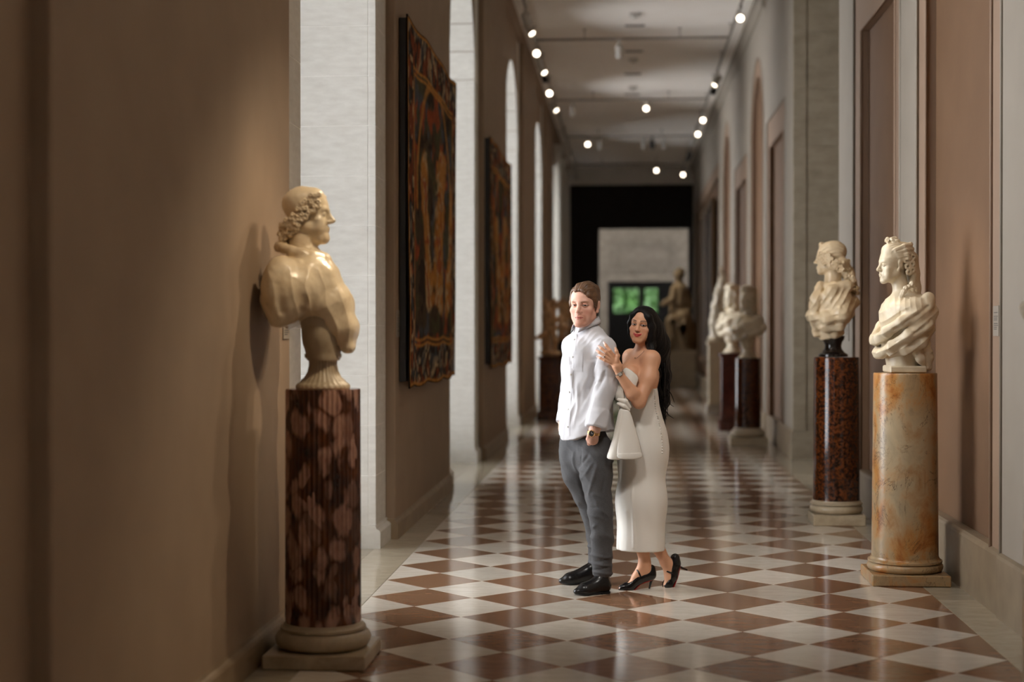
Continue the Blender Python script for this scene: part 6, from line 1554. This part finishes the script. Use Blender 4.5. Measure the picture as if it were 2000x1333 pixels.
    # clear the face
    H.ell(P(.0,.125,-.020), np.array([.064,.080,.094])*c, R, .010, 'sub'); H.ell(P(.020,.070,-.10), np.array([.075,.06,.065])*c, R, .012, 'sub'); H.ell(P(.0,.092,.070), np.array([.030,.022,.024])*c, R, .012, 'sub')
    hs = H.mesh().relax(1,.4); V = hs.V; z = V[:,2]
    low = sstep(1.45-z, 0, .25); wv = np.sin(z*42+V[:,0]*20)*.010*low
    L = HW.inv(V); ang = np.arctan2(L[:,0], L[:,1]+.03)
    strand = np.sin(ang*60+z*10+fbm(V,10,2)*3)*.0014
    hs.V = hs.V+np.stack([wv, wv*.4, z*0],1); hs.push((strand+fbm(np.stack([ang*1.5, z*.5, z*0],1), 8, 2)*.004)*(.18+.82*sstep(1.58-z,0,.12)))
    hm = NT('woman_hair'); hm.base(srgb(15,12,11)).set(Roughness=.48); hm.b.inputs['Specular IOR Level'].default_value = .22; hm = hm.m
    hs.V += inv; ho = hs.obj('hair', hm, root)
    rs = random.Random(4)
    for i in range(34):
        x0 = 1284+rs.random()*16; y0 = 690+rs.random()*40; Y0 = 9.14+rs.random()*.14; amp = 2+rs.random()*4; ph = rs.random()*6; n = 16; L_ = 85+rs.random()*40
        pts = []; rad = []
        for k in range(n):
            t = k/(n-1); pts.append(at(x0+rs.uniform(-.3,.3)+amp*t*math.sin(ph+t*9)+3*t-(x0-1292)*.35*t, y0+L_*t, Y0)+inv); rad.append(.0042*(1-t*.75))
        MB().tube(pts, rad, 5).build('hair_strand', hm, ho, True)
    for pts in ([(1300,735),(1306,745),(1309,760),(1303,775),(1308,790),(1316,795)], [(1302,760),(1310,768),(1315,780),(1317,787)], [(1298,800),(1306,812),(1316,818)], [(1296,795),(1300,815),(1298,830)], [(1301,700),(1305,720),(1308,745),(1304,765),(1302,790)]):
        # smooth the wisps
        q = [at(x,y,9.2)+inv for x,y in pts]; r_ = []
        for a, b in zip(q[:-1], q[1:]):
            for k in range(4): r_.append(a+(b-a)*k/4)
        r_.append(q[-1]); r_ = np.array(r_)
        for _ in range(3): r_[1:-1] = (r_[:-2]+r_[2:]+2*r_[1:-1])/4
        MB().tube(r_, list(np.linspace(.004,.0012,len(r_))), 5).build('hair_strand', hm, ho, True)
    # --- wrist watch, ring, necklace
    steel = M_noise('watch_steel', srgb(176,174,166), srgb(204,200,190), 40, .25, 0); bpy.data.materials['watch_steel'].node_tree.nodes['Principled BSDF'].inputs['Metallic'].default_value = .9
    wc = at(1209.5,729,8.893); axd = unit(wrL-elL); a1 = unit(np.cross(axd, (0,1,0))); a2 = np.cross(axd, a1); wt = empty('watch', wc+inv); wt.parent = root
    mb = MB(); nl = 20
    for i in range(nl):
        t0 = 2*math.pi*i/nl; pts = []
        for rr, hh in ((.0245,-.0065),(.0275,-.0065),(.0275,.0065),(.0245,.0065)):
            for tt in (t0+.03, t0+2*math.pi/nl-.03): pts.append(a1*math.cos(tt)*rr+a2*math.sin(tt)*rr+axd*hh)
        mb.add(pts, [(0,1,3,2),(2,3,5,4),(4,5,7,6),(6,7,1,0),(0,2,4,6),(1,7,5,3)])
    mb.build('watch_bracelet', steel, wt)
    fd = np.array([-.05,-1.,.1]); fd = unit(fd-axd*(fd@axd)); e2 = np.cross(fd, axd)
    def sq(h, w, z0, z1, name, mat):
        b = MB().bbox(-h,h,-w,w,z0,z1,.001); b.v = [tuple(axd*p[0]+e2*p[1]+fd*p[2]) for p in b.v]; return b.build(name, mat, wt)
    sq(.011,.012,.024,.031,'watch_case',steel); sq(.008,.009,.031,.0316,'watch_dial',MAT['white_metal'])
    rg = empty('ring', at(1180.5,696,8.862)+inv); rg.parent = root
    fdir = unit(at(1171,689,8.862)-at(1180,695,8.862)); b1 = unit(np.cross(fdir,(0,1,0))); b2 = np.cross(fdir,b1)
    MB().tube([b1*math.cos(t)*.0100+b2*math.sin(t)*.0100 for t in np.linspace(0,2*math.pi,20)], .0012, 6).build('ring_band', steel, rg, True)
    MB().lathe([(.0001,-.003),(.003,0),(.0038,.002),(.0001,.003)], 8, (0,-.011,0)).build('ring_stone', MAT['white_metal'], rg)
    pts = []
    for i in range(15):
        t = i/14; x = 1258-16*t; y = 686+15*t**.8
        q, n = drop(sb, x, y, 9.1); pts.append(q+n*.001+inv)
    nk = MB().tube(pts, .0011, 5).build('necklace', steel, root, True)
    q, n = drop(sb, 1241, 700, 9.1); MB().lathe([(.0001,-.005),(.0045,0),(.0001,.005)], 8, tuple(q+n*.002+inv)).build('pendant', steel, nk)
    # --- black peep-toe heels with ankle strap
    pat = NT('patent_black'); pat.base(srgb(16,14,15)).set(Roughness=.2); pat = pat.m
    red = M_noise('red_sole', srgb(150,30,26), srgb(168,36,30), 10, .35, 0)
    def shoe(an, heel, mid, ball, toe, side, tip, strap_at):
        up = np.array([0,0,1.]); d = unit((toe-heel)*np.array([1,1,0])); n = np.array([-d[1],d[0],0])
        allp = np.array([an,heel,mid,ball,toe,tip])
        K = Sculpt.cube(allp.min(0)-.05, allp.max(0)+.05, .0026)
        # outer shell round the foot, then hollow the top so the foot shows
        K.chain([heel, mid, ball, toe], [.0335,.0325,.0310,.019], .015); K.cap(heel, heel+np.array([0,0,.028])+unit(heel-toe)*.006, .033, .028, .015)
        sol = unit(np.cross(n, toe-heel)); sol = sol if sol[2] > 0 else -sol
        K.chain([an+sol*.010+d*.016, mid+sol*.034+d*.012, ball+sol*.030-d*.012], [.036,.028,.020], .008, 'sub')
        K.cap(toe+d*.012+up*.004, toe+d*.04+up*.004, .012, .014, .004, 'sub')
        s_ = K.mesh().relax(1,.4); s_.V += inv; so = s_.obj('heeled_shoe', pat, root)
        top = heel-up*.020+unit(heel-toe)*.012
        MB().tube([top+inv, top*.6+tip*.4+inv, tip+inv], [.0155,.0075,.0052], 12).build('stiletto_heel', pat, so, True)
        # sole
        pr = [(0,.022),(.3,.018),(.62,.030),(.85,.026),(1,.010)]; L_ = toe-heel
        path = [heel-sol*.030, mid-sol*.031, ball-sol*.030, toe-sol*.016]
        mb = MB()
        for i,p_ in enumerate(path):
            w = (.018,.017,.027,.012)[i]; mb.v += [tuple(p_+n*w+inv), tuple(p_-n*w+inv), tuple(p_+n*w-sol*.004+inv), tuple(p_-n*w-sol*.004+inv)]
        for i in range(3): a = i*4; mb.f += [(a,a+1,a+5,a+4),(a+3,a+2,a+6,a+7),(a,a+4,a+6,a+2),(a+1,a+3,a+7,a+5)]
        mb.f += [(0,2,3,1),(12,13,15,14)]
        mb.build('sole', red, so)
        # strap across the instep
        pts = []
        for t in np.linspace(-.15,1.15,14):
            a_ = math.pi*t; pts.append(strap_at+n*math.cos(a_)*.032+sol*math.sin(a_)*.030+inv)
        MB().tube(pts, .0055, 6).build('shoe_strap', pat, so, True)
        MB().tube([toe+sol*.016-d*.012+n*w+inv for w in np.linspace(-.016,.016,5)], .006, 6).build('toe_bow', pat, so, True)
    shoe(ankL, hl+np.array([.012,0,-.002]), at(1246,1131,9.096), bl, tl, 1, at(1268,1151,9.115)*np.array([1,1,0])+np.array([0,0,.002]), at(1247,1122,9.096))
    shoe(ankR, at(1318,1102,9.213), at(1312,1126,9.205), at(1304,1142,9.192), at(1301,1150,9.187), 1, at(1342,1114,9.25), at(1308,1119,9.20))
    return root
woman()
